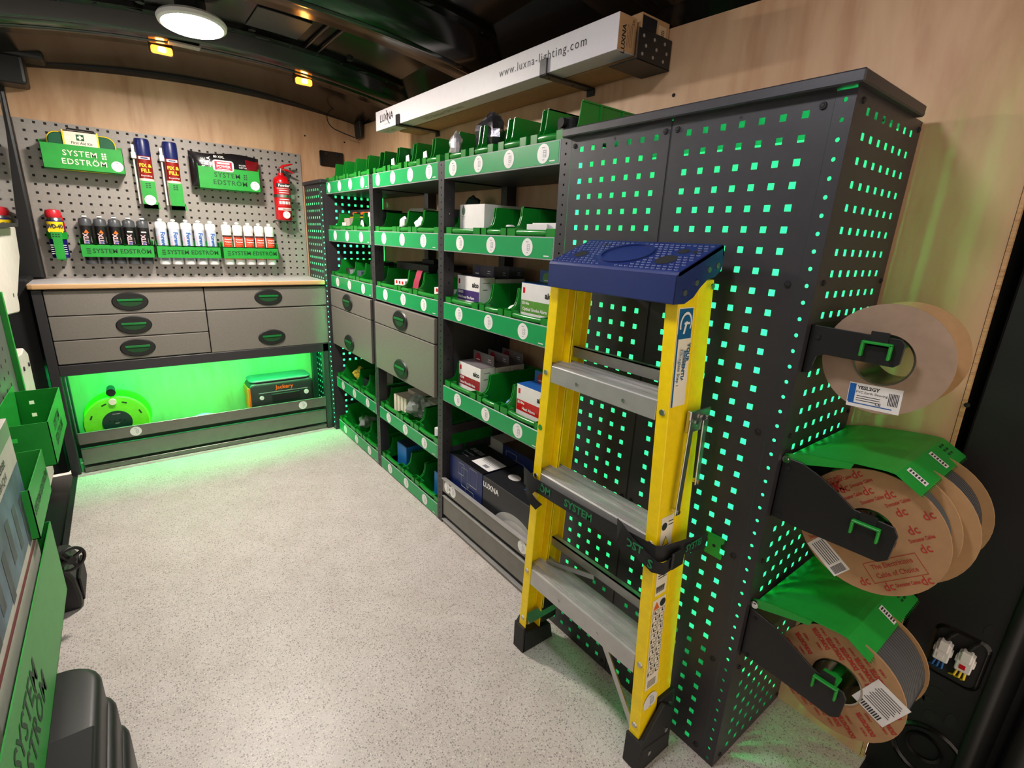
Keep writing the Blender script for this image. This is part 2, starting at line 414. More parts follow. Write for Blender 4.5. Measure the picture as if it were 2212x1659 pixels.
for i in range(len(P)):
    j = (i+1) % len(P)
    fr.quad((.3518, *P[i]), (.3518, *P[j]), (.3475, *Q[j]), (.3475, *Q[i]))
fr.build('recess_rim', ROOF, pil)
MB().prism(Q, 'x', .3505, .3525).build('recess', MATTE, pil)
for y, z, lab, tint in ((-.581, .388, 'pale plug on the black pillar with blue and yellow wires', 0), (-.618, .388, 'pale plug with a red tab on the black pillar', 1)):
    t = thing('wire_connector', lab, 'connector', (.345, y, z-.03), 'plugs on the rear pillar')
    b = MB().box(.330, .3495, y-.013, y+.013, z-.022, z+.022); b.box(.326, .346, y-.009, y+.009, z+.004, z+.028); b.box(.333, .347, y-.016, y+.016, z-.006, z+.010)
    b.build('housing', WHITEB, t, bevel=.002)
    w = MB()
    for q in range(3): w.tube([(.340, y-.006+q*.006, z-.020), (.337, y-.007+q*.008, z-.040), (.352, y-.002+q*.01, z-.052)], .0022, 6)
    w.build('wires', [BLUE, YPRINT][tint], t)
    MB().box(.3285, .3305, y-.004, y+.006, z-.014, z-.004).build('lock_tab', RED if tint else WHITE, t)
    MB().tube([(.341, y, z+.027), (.339, y-.004, z+.042), (.352, y-.01, z+.048)], .004, 6).build('cable', MATTE, t)

# ------------------------------------------------------------------ ceiling lamps
def lamp(lab, c, tilt, watts, col):
    c = Vector(c); t = thing('ceiling_lamp', lab, 'lamp', c, 'round ceiling lamps')
    M = Matrix.Rotation(math.radians(tilt), 4, 'X')
    def put(mb): mb.v = [tuple(M @ Vector(p)+c) for p in mb.v]; return mb
    put(MB().lathe([(.0, .016), (.108, .016), (.113, .008), (.110, -.003), (.100, -.008), (.096, -.004)], n=40)).build('housing', WHITEB, t, smooth=40)
    e = watts/(PI*PI*.096**2)
    g = mat('lamp_diffuser_%d' % watts, (255, 250, 240), .5, emit=col, estr=e)
    put(MB().lathe([(.096, -.004), (.086, -.008), (.06, -.011), (.0, -.012)], n=40)).build('diffuser', g, t, smooth=60)
    put(MB().cyl((0, 0, .014), (0, 0, .075), .05, n=20)).build('mounting_boss', BLACKP, t)
lamp('round bright white dome lamp on the black van ceiling', (-.642, 1.724, 1.917), -4.5, LAMP_W, (1.0, .91, .82))
lamp('added unseen fill lamp on the ceiling near the rear doors', (-.642, -.02, 1.925), 0, FILL_LAMP_W, (.97, .94, 1.0))
AMB = mat('amber_lens', (255, 150, 40), .2, emit=(1.0, .30, .03), estr=3.5)
AMBH = mat('amber_lens_core', (255, 200, 110), .2, emit=(1.0, .50, .12), estr=50.)
for px, (x, y, z), lab in ((0, (-.720, 2.050, 1.890), 'small amber marker lamp below the round ceiling lamp'), (1, (-.161, 2.050, 1.887), 'small amber marker lamp nearer the right wall')):
    t = thing('marker_lamp', lab, 'lamp', (x, y, z), 'amber marker lamps on the roof beam')
    MB().prism([(x+a, z+b) for a, b in rrect(-.041, .041, -.013, .040, .006)], 'y', y-.002, y+.022).build('base', BLACKP, t)
    MB().prism([(x+a, z+b) for a, b in rrect(-.037, .037, -.015, .013, .008)], 'y', y-.020, y-.002).build('lens', AMB, t, bevel=.004, seg=2)
    MB().prism([(x+a, z+b) for a, b in rrect(-.014, .014, -.010, .009, .006)], 'y', y-.023, y-.019).build('bulb_window', AMBH, t)
    MB().box(x-.032, x-.022, y-.0215, y-.0195, z-.009, z+.007).build('end_facet', AMB, t); MB().box(x+.022, x+.032, y-.0215, y-.0195, z-.009, z+.007).build('end_facet', AMB, t)
m = MB().box(-.70, -.59, 1.955, 2.0, 1.906, 1.913); tag(m.build('aluminium_plate', SILVER, bevel=.001), 'small grey metal plate beside the amber marker lamp', 'plate')
pts = [(.17+.075*math.cos(a), 2.50, 1.84+.06*math.sin(a)) for a in [PI*.35+i*PI*1.1/12 for i in range(13)]]
tag(MB().tube(pts+[(.20, 2.52, 1.775), (.27, 2.54, 1.765)], .0028, 6).build('black_cable', MATTE, smooth=60), 'thin black cable loop hanging in the far ceiling corner', 'cable')
# double socket on the bulkhead
t = thing('wall_socket', 'black double power socket on the plywood above the corner column', 'socket', (.153, BY, 1.594))
MB().prism(rrect(.08, .226, 1.594, 1.680, .008), 'y', BY-.012, BY).build('face_plate', mat('gloss_black_plastic', (12, 12, 12), .2), t, bevel=.002)
for k in (0, 1):
    cx = .118+k*.07
    MB().box(cx-.009, cx+.009, BY-.0165, BY-.0118, 1.655, 1.672).build('rocker_switch', MATTE, t, bevel=.001)
    h = MB()
    h.box(cx-.003, cx+.003, BY-.0124, BY-.0116, 1.634, 1.642); h.box(cx-.012, cx-.006, BY-.0124, BY-.0116, 1.616, 1.620); h.box(cx+.006, cx+.012, BY-.0124, BY-.0116, 1.616, 1.620)
    h.build('pin_holes', RUB, t)
for x, y, z in ((.003, BY, 1.748), (.20, BY, 1.74)):
    pass
def screw(mb, p, ax, r=.007):
    p = Vector(p); d = {'x': Vector(XN), 'y': Vector(YN)}[ax]
    mb.cyl(p, p+d*.003, r, r*.85, 12); mb.cyl(p+d*.003, p+d*.0042, r*.62, r*.45, 8)
for i, (x, y, z, ax) in enumerate(((.003, BY, 1.748, 'y'), (.24, BY, 1.745, 'y'), (WX, .30, 1.62, 'x'), (WX, -.495, .93, 'x'))):
    m = MB(); screw(m, (x, y, z), ax, .005)
    tag(m.build('wall_screw', MATTE, smooth=40), ['dark screw head in the plywood above the fire extinguisher', 'dark screw head in the plywood above the wall socket',
        'dark screw head in the plywood below the carton ends', 'dark screw head in the plywood right of the top cable reel'][i], 'screw', 'screws in the plywood')
# ------------------------------------------------------------------ perforated board on the bulkhead
PB = 2.624
us = [-1.2384+.038*i for i in range(32)]; ws = [.947+.038*j for j in range(19)]
t = thing('perforated_board', 'silver grey perforated tool board above the worktop', 'pegboard', (-.65, PB, .934))
MB().plate('y', PB, PB+.002, -1.271, -.034, .934, 1.642, us, ws, .0105).build('board', SILVER, t)
MB().box(-1.271, -.034, PB+.0055, PB+.0075, .934, 1.642).build('dark_sheet', mat('gap_shade', (40, 34, 30), .8), t)  # dark sheet stands in for the shaded gap behind the holes
f = MB().box(-1.268, -1.264, PB+.002, PB+.0055, .936, 1.640); f.box(-.041, -.037, PB+.002, PB+.0055, .936, 1.640); f.build('flange', SILVER, t)

STV = {}
def sticker(mb, o, right, up, r=.0245, m0=0, m1=1):       # round white label with a small van pictogram, no code
    o = Vector(o); R_ = Vector(right); U = Vector(up)
    mb.m = m0; mb.disc(o, right, up, r, lift=.0004)
    mb.m = m1
    k = r/.0245
    def c(a, b, w, h): mb.card(o+R_*(a*k)+U*(b*k), right, up, w*k, h*k, lift=.0009)
    c(.006, -.0085, .011, .0012); c(.006, .0075, .011, .0012); c(.0008, -.0005, .0012, .016); c(.0112, -.0005, .0012, .016); c(.006, .0025, .0095, .0010); c(.006, -.004, .0095, .0010)
    c(.000, .0145, .012, .0020); c(.002, -.0155, .008, .0014); mb.m = 0

def tray_box(t, x0, x1, y0, y1, z0, z1, th=.002):        # open sheet metal tray, back at y1
    m = MB(); m.box(x0, x1, y0, y0+th, z0, z1); m.box(x0, x0+th, y0, y1, z0, z1+.012); m.box(x1-th, x1, y0, y1, z0, z1+.012); m.box(x0, x1, y0, y1, z0, z0+th); m.box(x0, x1, y1-th, y1, z0, z1+.02)
    return m.build('tray', GREENP, t)
def holder_tray(name, lab, x0, x1, z0, z1, sx, ink):
    t = thing(name, lab, 'holder', ((x0+x1)/2, PB, z0)); y0 = PB-.105
    tray_box(t, x0, x1, y0, PB-.002, z0, z1)
    cx = (x0+x1)/2
    l = MB(); l.text('SYSTEM', .034, (cx-.012, y0, z0+(z1-z0)*.66), XP, ZP, .0003, 1.12); l.text('EDSTRÖM', .034, (cx, y0, z0+(z1-z0)*.32), XP, ZP, .0003, 1.12)
    for a in range(3):
        for b in range(2): l.card((cx+.070+b*.010, y0, z0+(z1-z0)*.66-.010+a*.010), XP, ZP, .007, .007, .0006)
    l.build('cut_out_lettering', ink, t)
    s_ = MB(); sticker(s_, (x1-.028, y0, z0+.032), XP, ZP, .023); s_.build('sticker', [WHITE, GINK], t)
    h = MB()
    for x in (x0+.03, x1-.03): h.box(x-.004, x+.004, PB-.004, PB+.004, z1-.002, z1+.018)
    h.build('hook', GREENP, t)
    return t
holder_tray('first_aid_tray', 'green metal tray with cut-out lettering holding the first aid kit', -1.190, -.893, 1.434, 1.541, 0, CREAM)
holder_tray('wipes_tray', 'green metal tray with cut-out lettering holding the pack of wipes', -.586, -.290, 1.402, 1.510, 0, GREEND)
# first aid kit
t = thing('first_aid_kit', 'green first aid kit bag with yellow piping and white front panel', 'first aid kit', (-1.04, 2.57, 1.437))
mg = mat('green_fabric', (14, 84, 52), .7, bump=.3)
MB().prism(rrect(-1.160, -.918, 1.437, 1.592, .035, 6), 'y', 2.535, 2.612).build('bag', mg, t, bevel=.006, seg=3, smooth=50)
p = MB()
P = rrect(-1.162, -.916, 1.435, 1.594, .036, 6); 
p.tube([(x, 2.548, z) for x, z in P]+[(P[0][0], 2.548, P[0][1])], .0028, 6); p.build('piping', YPRINT, t, smooth=60)
q = MB().box(-1.102, -.980, 2.527, 2.536, 1.44, 1.604); q.box(-1.102, -.980, 2.527, 2.60, 1.598, 1.604); q.build('white_panel', CREAM, t, bevel=.001)
q = MB().box(-1.106, -1.100, 2.5265, 2.535, 1.44, 1.604); q.box(-.982, -.976, 2.5265, 2.535, 1.44, 1.604); q.build('panel_edging', YPRINT, t)
q = MB(); q.card((-1.043, 2.527, 1.576), XP, ZP, .028, .026); q.m = 1; q.card((-1.043, 2.527, 1.576), XP, ZP, .020, .007, .0008); q.card((-1.043, 2.527, 1.576), XP, ZP, .007, .019, .0009)
q.m = 2; q.text('First Aid Kit', .0155, (-1.040, 2.527, 1.552), XP, ZP, .0002); q.build('cross_emblem', [mg, CREAM, INK], t)
MB().tube([(-1.09, 2.56, 1.602), (-1.085, 2.555, 1.613), (-.99, 2.555, 1.611), (-.985, 2.56, 1.600)], .004, 6).build('carry_handle', MATTE, t)
# foam cans in green clips
def can_body(m, x, y, prof, n=22): m.lathe(prof, (x, y, 0), 'z', n)
for i, x in enumerate((-.808, -.692)):
    y = 2.580; z0 = 1.296
    t = thing('foam_can', ['blue topped expanding foam can in the left clip', 'blue topped expanding foam can in the right clip'][i], 'spray can', (x, y, z0), 'expanding foam cans')
    can_body(MB(), 0, 0, [(0, 0)]); m = MB(); can_body(m, x, y, [(.0, z0), (.029, z0), (.0315, z0+.005), (.0315, z0+.235)]); m.build('body', mat('foam_can_red', (150, 30, 24), .3), t, smooth=40)
    m = MB(); can_body(m, x, y, [(.0318, z0+.01), (.0318, z0+.13)]); m.build('picture_band', CREAM, t, smooth=40)
    m = MB(); can_body(m, x, y, [(.0316, z0+.235), (.0322, z0+.24), (.0322, z0+.305), (.029, z0+.315), (.0, z0+.316)]); m.build('cap', DBLUE, t, smooth=40)
    l = MB(); yf = y-.0318
    l.text('FIX &', .022, (x, yf, z0+.190), XP, ZP, .0007, maxw=.05); l.text('FILL', .024, (x, yf, z0+.166), XP, ZP, .0007, maxw=.05)
    l.card((x, yf-.0005, z0+.110), XP, ZP, .044, .006); l.m = 1
    l.text('Expanding', .011, (x, yf, z0+.143), XP, ZP, maxw=.05); l.text('Foam', .012, (x, yf, z0+.128), XP, ZP, maxw=.05); l.card((x, yf, z0+.225), XP, ZP, .046, .012); l.m = 2
    l.card((x, yf-.0006, z0+.225), XP, ZP, .030, .006)
    l.m = 3
    for a in (-.011, .0, .011): l.card((x+a*1.25, yf-.0006, z0+.080), XP, ZP, .011, .03)
    l.build('printed_label', [YPRINT, WHITE, DBLUE, GINK], t)
    m = MB().tube([(x-.042, y+.005, z0+.01), (x-.042, y+.005, z0+.25)], .004, 8); m.box(x-.05, x-.026, y-.008, y+.014, z0+.222, z0+.250); m.box(x-.046, x-.034, y-.004, y+.012, z0+.25, z0+.285)
    m.build('straw_and_trigger', WHITEB, t, smooth=40)
    t2 = thing('can_clip', ['green clip with round sticker below the left foam can', 'green clip without sticker below the right foam can'][i], 'holder', (x, PB, z0-.012), 'green foam can clips')
    m = MB().box(x-.030, x+.030, y-.041, y-.038, z0-.012, z0+.118); m.box(x-.030, x+.030, y-.041, PB-.001, z0-.012, z0-.008); m.box(x+.034, x+.037, y-.03, PB-.001, z0-.012, z0+.02); m.box(x-.030, x+.037, y-.041, y-.03, z0-.012, z0+.008)
    m.build('clip', GREENP, t2)
    m = MB()
    for a in range(3):
        for b in range(2): m.card((x-.006+b*.012, y-.041, z0+.088+a*.009), XP, ZP, .009, .005, .0006)
    m.build('cut_out', GREEND, t2)
    if i == 0: s_ = MB(); sticker(s_, (x, y-.041, z0+.028), XP, ZP, .024); s_.build('sticker', [WHITE, GINK], t2)
# pack of wipes
t = thing('wipes_pack', 'black and dark red plastic pack of cleaning wipes with white lid', 'wipes', (-.45, 2.57, 1.41))
rows = []
nx, nz = 14, 8; x0, x1, z0, z1 = -.616, -.282, 1.412, 1.583
vs_ = []; fs = []
for k in range(2):
    for i in range(nx+1):
        for j in range(nz+1):
            u = i/nx; w = j/nz; bul = (math.sin(PI*min(1, max(0, u)))**.45)*(math.sin(PI*(.06+.88*w))**.6)
            x = x0+(x1-x0)*u; z = z0+(z1-z0)*w-.006*math.sin(u*7)*(w) + (.006 if (i in (0, nx)) and j % 2 else 0)
            y = 2.565+(-1 if k == 0 else 1)*(.004+.036*bul)+random.uniform(-.002, .002)
            vs_.append((x, y, z))
I = lambda k, i, j: k*(nx+1)*(nz+1)+i*(nz+1)+j
for k in range(2):
    for i in range(nx):
        for j in range(nz): fs.append((I(k, i, j), I(k, i+1, j), I(k, i+1, j+1), I(k, i, j+1)))
for i in range(nx):
    for j in (0, nz): fs.append((I(0, i, j), I(0, i+1, j), I(1, i+1, j), I(1, i, j)))
for j in range(nz):
    for i in (0, nx): fs.append((I(0, i, j), I(0, i, j+1), I(1, i, j+1), I(1, i, j)))
m = MB().add(vs_, fs); o = m.build('pack', [mat('black_gloss_film', (24, 20, 22), .22, bump=.3, bscale=40), mat('dark_red_film', (110, 14, 22), .22)], t, smooth=60)
for pl in o.data.polygons:
    if pl.center.x+t.location.x > -.36 and pl.center.z+t.location.z < 1.565: pl.material_index = 1
m = MB().prism(rrect(-.515, -.415, 1.492, 1.548, .014), 'y', 2.514, 2.535); m.build('lid', WHITE, t, bevel=.003)
l = MB(); l.card((-.465, 2.514, 1.520), XP, ZP, .082, .042); l.m = 1; l.text('POWER', .019, (-.465, 2.514, 1.516), XP, ZP, .0005, maxw=.074); l.card((-.465, 2.514, 1.533), XP, ZP, .06, .008, .0007); l.card((-.465, 2.514, 1.503), XP, ZP, .06, .003, .0007)
l.text('80 XXL', .016, (-.482, 2.522, 1.563), XP, ZP, .0002); l.text('ULTRA', .024, (-.531, 2.522, 1.525), (0, 0, 1), (-1, 0, 0), .0004, maxw=.07); l.text('GRIME', .024, (-.556, 2.522, 1.520), (0, 0, 1), (-1, 0, 0), .0003, maxw=.065)
l.text('BIGGER', .010, (-.372, 2.523, 1.532), XP, ZP); l.text('WETTER', .010, (-.370, 2.523, 1.520), XP, ZP)
l.build('printed_label', [mat('pink_red_print', (214, 34, 60), .4), WHITE], t)
# fire extinguisher
x, y = -.168, 2.560
t = thing('fire_extinguisher', 'red powder fire extinguisher strapped to the perforated board', 'fire extinguisher', (x, y, 1.262))
MB().lathe([(0, 1.262), (.040, 1.262), (.046, 1.270), (.046, 1.470), (.043, 1.487), (.030, 1.501), (.016, 1.507), (.015, 1.52), (0, 1.52)], (x, y, 0), 'z', 32).build('cylinder', RED, t, smooth=40)
m = MB().cyl((x, y, 1.518), (x, y, 1.545), .012, n=12); m.cyl((x, y, 1.53), (x-.022, y-.01, 1.536), .005, n=8); m.build('valve', CHROME, t, smooth=40)
m = MB(); m.prism([(x-.012, 1.545), (x+.012, 1.565), (x+.062, 1.577), (x+.070, 1.572), (x+.020, 1.553), (x+.006, 1.538)], 'y', y-.012, y+.012); m.prism([(x-.004, 1.536), (x+.03, 1.545), (x+.072, 1.528), (x+.068, 1.522), (x+.025, 1.535), (x-.004, 1.527)], 'y', y-.011, y+.011)
m.build('squeeze_handle', RED, t, bevel=.003)
MB().tube([(x+.006, y-.012, 1.53), (x+.03, y-.035, 1.505), (x+.03, y-.044, 1.48)], .006, 8).build('nozzle', MATTE, t, smooth=60)
r = .0465
def wrap(mb, cx, cy, r, a0, a1, z0, z1, n=12):
    vs_ = []; 
    for i in range(n+1):
        a = a0+(a1-a0)*i/n; vs_ += [(cx+r*math.sin(a), cy-r*math.cos(a), z0), (cx+r*math.sin(a), cy-r*math.cos(a), z1)]
    return mb.add(vs_, [(2*i, 2*i+2, 2*i+3, 2*i+1) for i in range(n)])
l = MB(); wrap(l, x, y, r, -.95, .95, 1.440, 1.462); l.m = 1; wrap(l, x, y, r, -.85, .85, 1.34, 1.436); l.m = 2
for q in range(5): wrap(l, x, y, r+.0004, -.6, .6, 1.422-q*.012, 1.426-q*.012)
for q in range(4): wrap(l, x, y, r+.0004, -.68+q*.36, -.40+q*.36, 1.350, 1.366, 4)
wrap(l, x, y, r+.0002, -.85, .85, 1.316, 1.330); wrap(l, x, y, r+.0003, -.85, .85, 1.434, 1.436); l.build('label', [INK, mat('label_red', (186, 30, 36), .35), WHITE], t)
l = MB(); l.text('Powder', .020, (x, y-r-.001, 1.450), XP, ZP, .0006, maxw=.062); l.m = 1; l.text('COMMANDER', .009, (x, y-r-.001, 1.323), XP, ZP, .0002, maxw=.06)
l.build('lettering', [WHITE, REDINK], t)
s_ = MB(); sticker(s_, (x+.003, y-r-.0015, 1.292), XP, ZP, .020); s_.build('sticker', [WHITE, GINK], t)
t2 = thing('extinguisher_bracket', 'metal strap and wire bracket around the red fire extinguisher', 'bracket', (x, PB, 1.25))
m = MB().ring([(.0472, 1.386), (.0482, 1.386), (.0482, 1.402), (.0472, 1.402)], (x, y, 0), 'z', 32); m.box(x+.044, x+.062, y-.02, y+.004, 1.382, 1.406); m.build('strap', STEEL, t2, smooth=40)
m = MB().tube([(x-.04, PB-.002, 1.258), (x-.04, y-.045, 1.256), (x+.052, y-.045, 1.256), (x+.052, PB-.002, 1.258)], .0028, 6); m.tube([(x+.052, PB-.004, 1.258), (x+.052, PB-.004, 1.42)], .0028, 6); m.build('wire_cradle', MATTE, t2, smooth=60)
MB().box(x-.02, x+.02, PB-.014, PB-.001, 1.28, 1.47).build('back_plate', MATTE, t2)
# lubricant spray
x, y, z0 = -1.196, 2.582, 1.034
t = thing('lubricant_can', 'blue and yellow lubricant spray can with red top', 'spray can', (x, y, z0))
MB().lathe([(0, z0), (.031, z0), (.033, z0+.004), (.033, z0+.168), (.030, z0+.176), (.024, z0+.184), (0, z0+.184)], (x, y, 0), 'z', 28).build('body', mat('can_blue', (22, 24, 100), .3), t, smooth=40)
MB().lathe([(.0318, z0+.170), (.030, z0+.180), (.026, z0+.186)], (x, y, 0), 'z', 28).build('rim', STEEL, t, smooth=40)
MB().lathe([(.026, z0+.182), (.030, z0+.188), (.031, z0+.204), (.026, z0+.218), (.012, z0+.222), (0, z0+.222)], (x, y, 0), 'z', 24).build('cap', mat('red_cap', (206, 36, 48), .35), t, smooth=40)
MB().tube([(x+.030, y-.01, z0+.196), (x+.034, y-.004, z0+.15), (x+.034, y-.004, z0+.10)], .002, 6).build('straw', RED, t)
l = MB(); wrap(l, x, y, .0334, -1.1, 1.1, z0+.124, z0+.166); l.disc((x, y-.0336, z0+.126), XP, ZP, .028, .018); l.m = 1; l.text('WD-40', .026, (x, y-.0345, z0+.144), XP, ZP, .0012, maxw=.058)
l.m = 2
for q in range(5): l.card((x-.022, y-.0335, z0+.02+q*.010), XP, ZP, .014, .003); l.card((x+.022, y-.0335, z0+.02+q*.010), XP, ZP, .014, .003)
l.build('printed_label', [YPRINT, INK, WHITE], t)
t2 = thing('lubricant_clip', 'green T-shaped clip around the lubricant spray can', 'holder', (x, PB, z0-.006))
m = MB(); P = [(-.037, .03), (-.037, -.012), (-.02, -.037), (.02, -.037), (.037, -.012), (.037, .03)]
for (a, b), (c_, d) in zip(P[:-1], P[1:]):
    m.quad((x+a, y+b, z0+.088), (x+c_, y+d, z0+.088), (x+c_, y+d, z0+.120), (x+a, y+b, z0+.120))
m.box(x-.016, x+.018, y-.039, y-.037, z0-.006, z0+.12); m.box(x-.016, x+.018, y-.039, PB-.001, z0-.008, z0-.004); m.build('clip', GREENP, t2)
m = MB()
for a in range(2):
    for b in range(3): m.card((x-.012+b*.010, y-.039, z0+.099+a*.010), XP, ZP, .007, .006, .0006)
m.build('cut_out', GREEND, t2)
# cartridge racks with sealant cartridges
GREYC = mat('grey_cartridge', (72, 74, 78), .35); BLKL = mat('black_cartridge_label', (22, 20, 22), .35)
kinds = [('left', 'grey', 'black-labelled grey'), ('middle', 'white', 'white and blue'), ('right', 'white', 'white and orange')]
for r_, (x0, x1) in enumerate(((-1.118, -.824), (-.814, -.520), (-.510, -.221))):
    side, capc, desc = kinds[r_]
    t = thing('cartridge_rack', 'green cartridge rack with cut-out lettering, %s one of three in a row' % side, 'holder', ((x0+x1)/2, PB, 1.038), 'green cartridge racks')
    y0 = 2.535
    m = MB().box(x0, x1, y0, y0+.002, 1.042, 1.104); m.box(x0, x0+.002, y0, PB-.001, 1.042, 1.125); m.box(x1-.002, x1, y0, PB-.001, 1.042, 1.125); m.box(x0, x1, PB-.003, PB-.001, 1.042, 1.13)
    m.build('rack', GREENP, t)
    xc = [x0+.033+i*(x1-x0-.066)/4 for i in range(5)]
    m = MB()                                                # rack floor with round cut-outs reads as strips between the tubes
    for i in range(4): m.box((xc[i]+xc[i+1])/2-.004, (xc[i]+xc[i+1])/2+.004, y0, PB-.002, 1.098, 1.104)
    m.box(x0, x1, y0, y0+.012, 1.100, 1.104); m.build('tube_divider', GREENP, t)
    l = MB().text('SYSTEM EDSTRÖM', .030, ((x0+x1)/2+.016, y0, 1.070), XP, ZP, .0007, 1.05, maxw=.235)
    for a in range(3): l.card((x0+.030, y0, 1.060+a*.010), XP, ZP, .016, .005, .0006)
    l.build('cut_out_lettering', GREEND, t)
    for i in range(5):
        x = xc[i]; y = 2.579; z0 = 1.006
        t = thing('sealant_cartridge', '%s sealant cartridge, %s from the left in the %s rack' % (desc, ORD[i], side), 'cartridge', (x, y, z0), '%s cartridges' % desc)
        end = GREYC if r_ == 0 else WHITE
        MB().lathe([(0, z0), (.023, z0), (.0252, z0+.003), (.0252, z0+.020)], (x, y, 0), 'z', 18).build('end_cap', end, t, smooth=40)
        bm_ = [BLKL, mat('silver_blue_label', (196, 200, 214), .35), mat('white_label', (230, 226, 220), .35)][r_]
        MB().lathe([(.0245, z0+.020), (.0245, z0+.188)], (x, y, 0), 'z', 18).build('tube', bm_, t, smooth=40)
        MB().lathe([(.0253, z0+.182), (.0253, z0+.208), (.020, z0+.216), (.008, z0+.218), (.007, z0+.232), (0, z0+.232)], (x, y, 0), 'z', 18).build('nozzle_cap', end, t, smooth=40)
        MB().ring([(.0095, z0+.224), (.0115, z0+.222), (.0115, z0+.228), (.0095, z0+.229)], (x, y, 0), 'z', 14).build('collar', WHITE, t, smooth=50)
        l = MB(); yf = y-.0249
        if r_ == 0:
            l.m = 1; l.add([(x-.010, yf-.001, z0+.148), (x+.010, yf-.001, z0+.148), (x, yf-.001, z0+.164)], [(0, 1, 2)] if i < 3 else [])
            if i > 2: l.m = 3; l.card((x, yf, z0+.160), XP, ZP, .022, .006)
            l.m = 0; l.text('STIX', .026, (x-.004, yf-.0002, z0+.120), (0, 0, 1), (-1, 0, 0), .001, maxw=.055); l.m = 2; l.text('X', .030, (x-.003, yf-.0008, z0+.100), XP, ZP, .001)
            l.m = 3; l.text('SEALANT', .007, (x+.014, yf+.006, z0+.118), (0, 0, 1), (-1, 0, 0), 0)
            l.build('printed_label', [mat('pale_pink_ink', (214, 176, 180), .4), ORANGE, mat('violet_ink', (104, 104, 176), .4), CREAM], t)
        elif r_ == 1:
            l.text('Forever', .026, (x+.003, yf-.0002, z0+.125), (0, 0, -1), (1, 0, 0), .0008, maxw=.085); l.m = 1; l.text('white', .010, (x-.010, yf+.004, z0+.095), (0, 0, -1), (1, 0, 0)); l.card((x-.014, yf+.006, z0+.12), XP, ZP, .004, .05)
            l.m = 2; l.card((x, yf-.0003, z0+.028), XP, ZP, .03, .010); l.build('printed_label', [BLUE, mat('pink_ink', (224, 110, 130), .4), GINK], t)
        else:
            wrap(l, x, y, .0248, -1.0, 1.0, z0+.090, z0+.150); l.m = 1
            for q, s in enumerate(('General', 'Purpose', 'Silicone')): l.m = 1 if q < 2 else 2; l.text(s, .0105, (x, yf-.001, z0+.138-q*.013), XP, ZP, .0003, maxw=.034)
            l.m = 3; wrap(l, x, y, .0248, -1.2, 1.2, z0+.150, z0+.160); wrap(l, x, y, .0248, -1.2, 1.2, z0+.06, z0+.078); l.m = 2; wrap(l, x, y, .0248, -1.0, 1.0, z0+.028, z0+.05)
            l.build('printed_label', [mat('orange_red_label', (222, 70, 40), .35), WHITE, mat('salmon_label', (226, 130, 106), .4), mat('dark_brown_band', (70, 40, 34), .4)], t)

# ------------------------------------------------------------------ worktop, drawer blocks and base frame under the board
m = MB().prism([(-1.318, 2.335), (-1.30, 2.330), (-.026, 2.330), (-.026, 2.631), (-1.245, 2.631), (-1.318, 2.56)], 'z', .909, .9315)
t = thing('worktop', 'pale grey laminated plywood worktop above the drawers', 'worktop', (-.67, 2.48, .909))
m.build('plywood_core', PLYE, t, bevel=.004, seg=2)
MB().prism([(-1.314, 2.34), (-1.298, 2.335), (-.030, 2.335), (-.030, 2.629), (-1.243, 2.629), (-1.314, 2.558)], 'z', .9315, .9335).build('laminate', mat('pale_grey_laminate', (196, 190, 190), .3, var=.03), t)
FY = 2.347
def handle_y(parent, x, z):       # oval recessed handle facing -y, sub-parts of the drawer front
    m = MB()
    n = 32; R0, H0, R1, H1 = .073, .045, .050, .026
    o_ = [(x+R0*math.cos(2*PI*i/n), z+H0*math.sin(2*PI*i/n)) for i in range(n)]
    k_ = [(x+R0*.93*math.cos(2*PI*i/n), z+H0*.9*math.sin(2*PI*i/n)) for i in range(n)]
    vs_ = [(a, FY-.0005, b) for a, b in o_]+[(a, FY-.006, b) for a, b in k_]
    m.add(vs_, [(i, (i+1) % n, n+(i+1) % n, n+i) for i in range(n)]+[tuple(range(n, 2*n))]); m.build('handle_bezel', BLACKP, parent, smooth=40)
    g = MB(); pts = [(x-R1, z+.012), (x+R1, z+.012), (x+R1*.86, z-.010), (x+R1*.5, z-.020), (x, z-.024), (x-R1*.5, z-.020), (x-R1*.86, z-.010)]
    g.prism(pts, 'y', FY-.0070, FY-.0062); g.build('recess', GREEND, parent)
    g = MB().prism([(x-R1, z+.013), (x+R1, z+.013), (x+R1, z+.003), (x-R1, z+.003)], 'y', FY-.0105, FY-.0065); g.build('grip', GRIP, parent, bevel=.001)
for lab, x0, x1, rows, hx in (('left three-drawer grey metal drawer block under the worktop', -1.270, -.650, ((.787, .899), (.673, .783), (.560, .669)), -.962),
                               ('right two-drawer grey metal drawer block under the worktop', -.646, -.012, ((.787, .898), (.556, .781)), -.339)):
    t = thing('drawer_block', lab, 'drawers', ((x0+x1)/2, 2.49, .553), 'drawer blocks under the worktop')
    MB().box(x0+.004, x1-.004, FY+.018, 2.62, .553, .904).build('carcass', ANTH, t)
    for z0, z1 in rows:
        d = MB().box(x0, x1, FY, FY+.016, z0, z1).build('drawer_front', DRAW, t, bevel=.003, seg=2)
        deep = z1-z0 > .15
        handle_y(d, hx, z0+.060 if deep else (z0+z1)/2)
t = thing('base_frame', 'anthracite metal base frame carrying the drawer blocks', 'frame', (-.66, 2.48, 0))
MB().box(-1.310, -1.273, FY, FY+.04, 0, .905).build('post', ANTH, t, bevel=.002)
MB().box(-.058, -.024, FY, FY+.04, 0, .553).build('post', ANTH, t, bevel=.002)
MB().box(-1.310, -1.27, 2.58, 2.62, 0, .905).build('post', ANTH, t); MB().box(-.058, -.03, 2.58, 2.62, 0, .553).build('post', ANTH, t)
MB().box(-1.273, -.024, FY, FY+.03, .503, .554).build('rail', ANTH, t, bevel=.002)
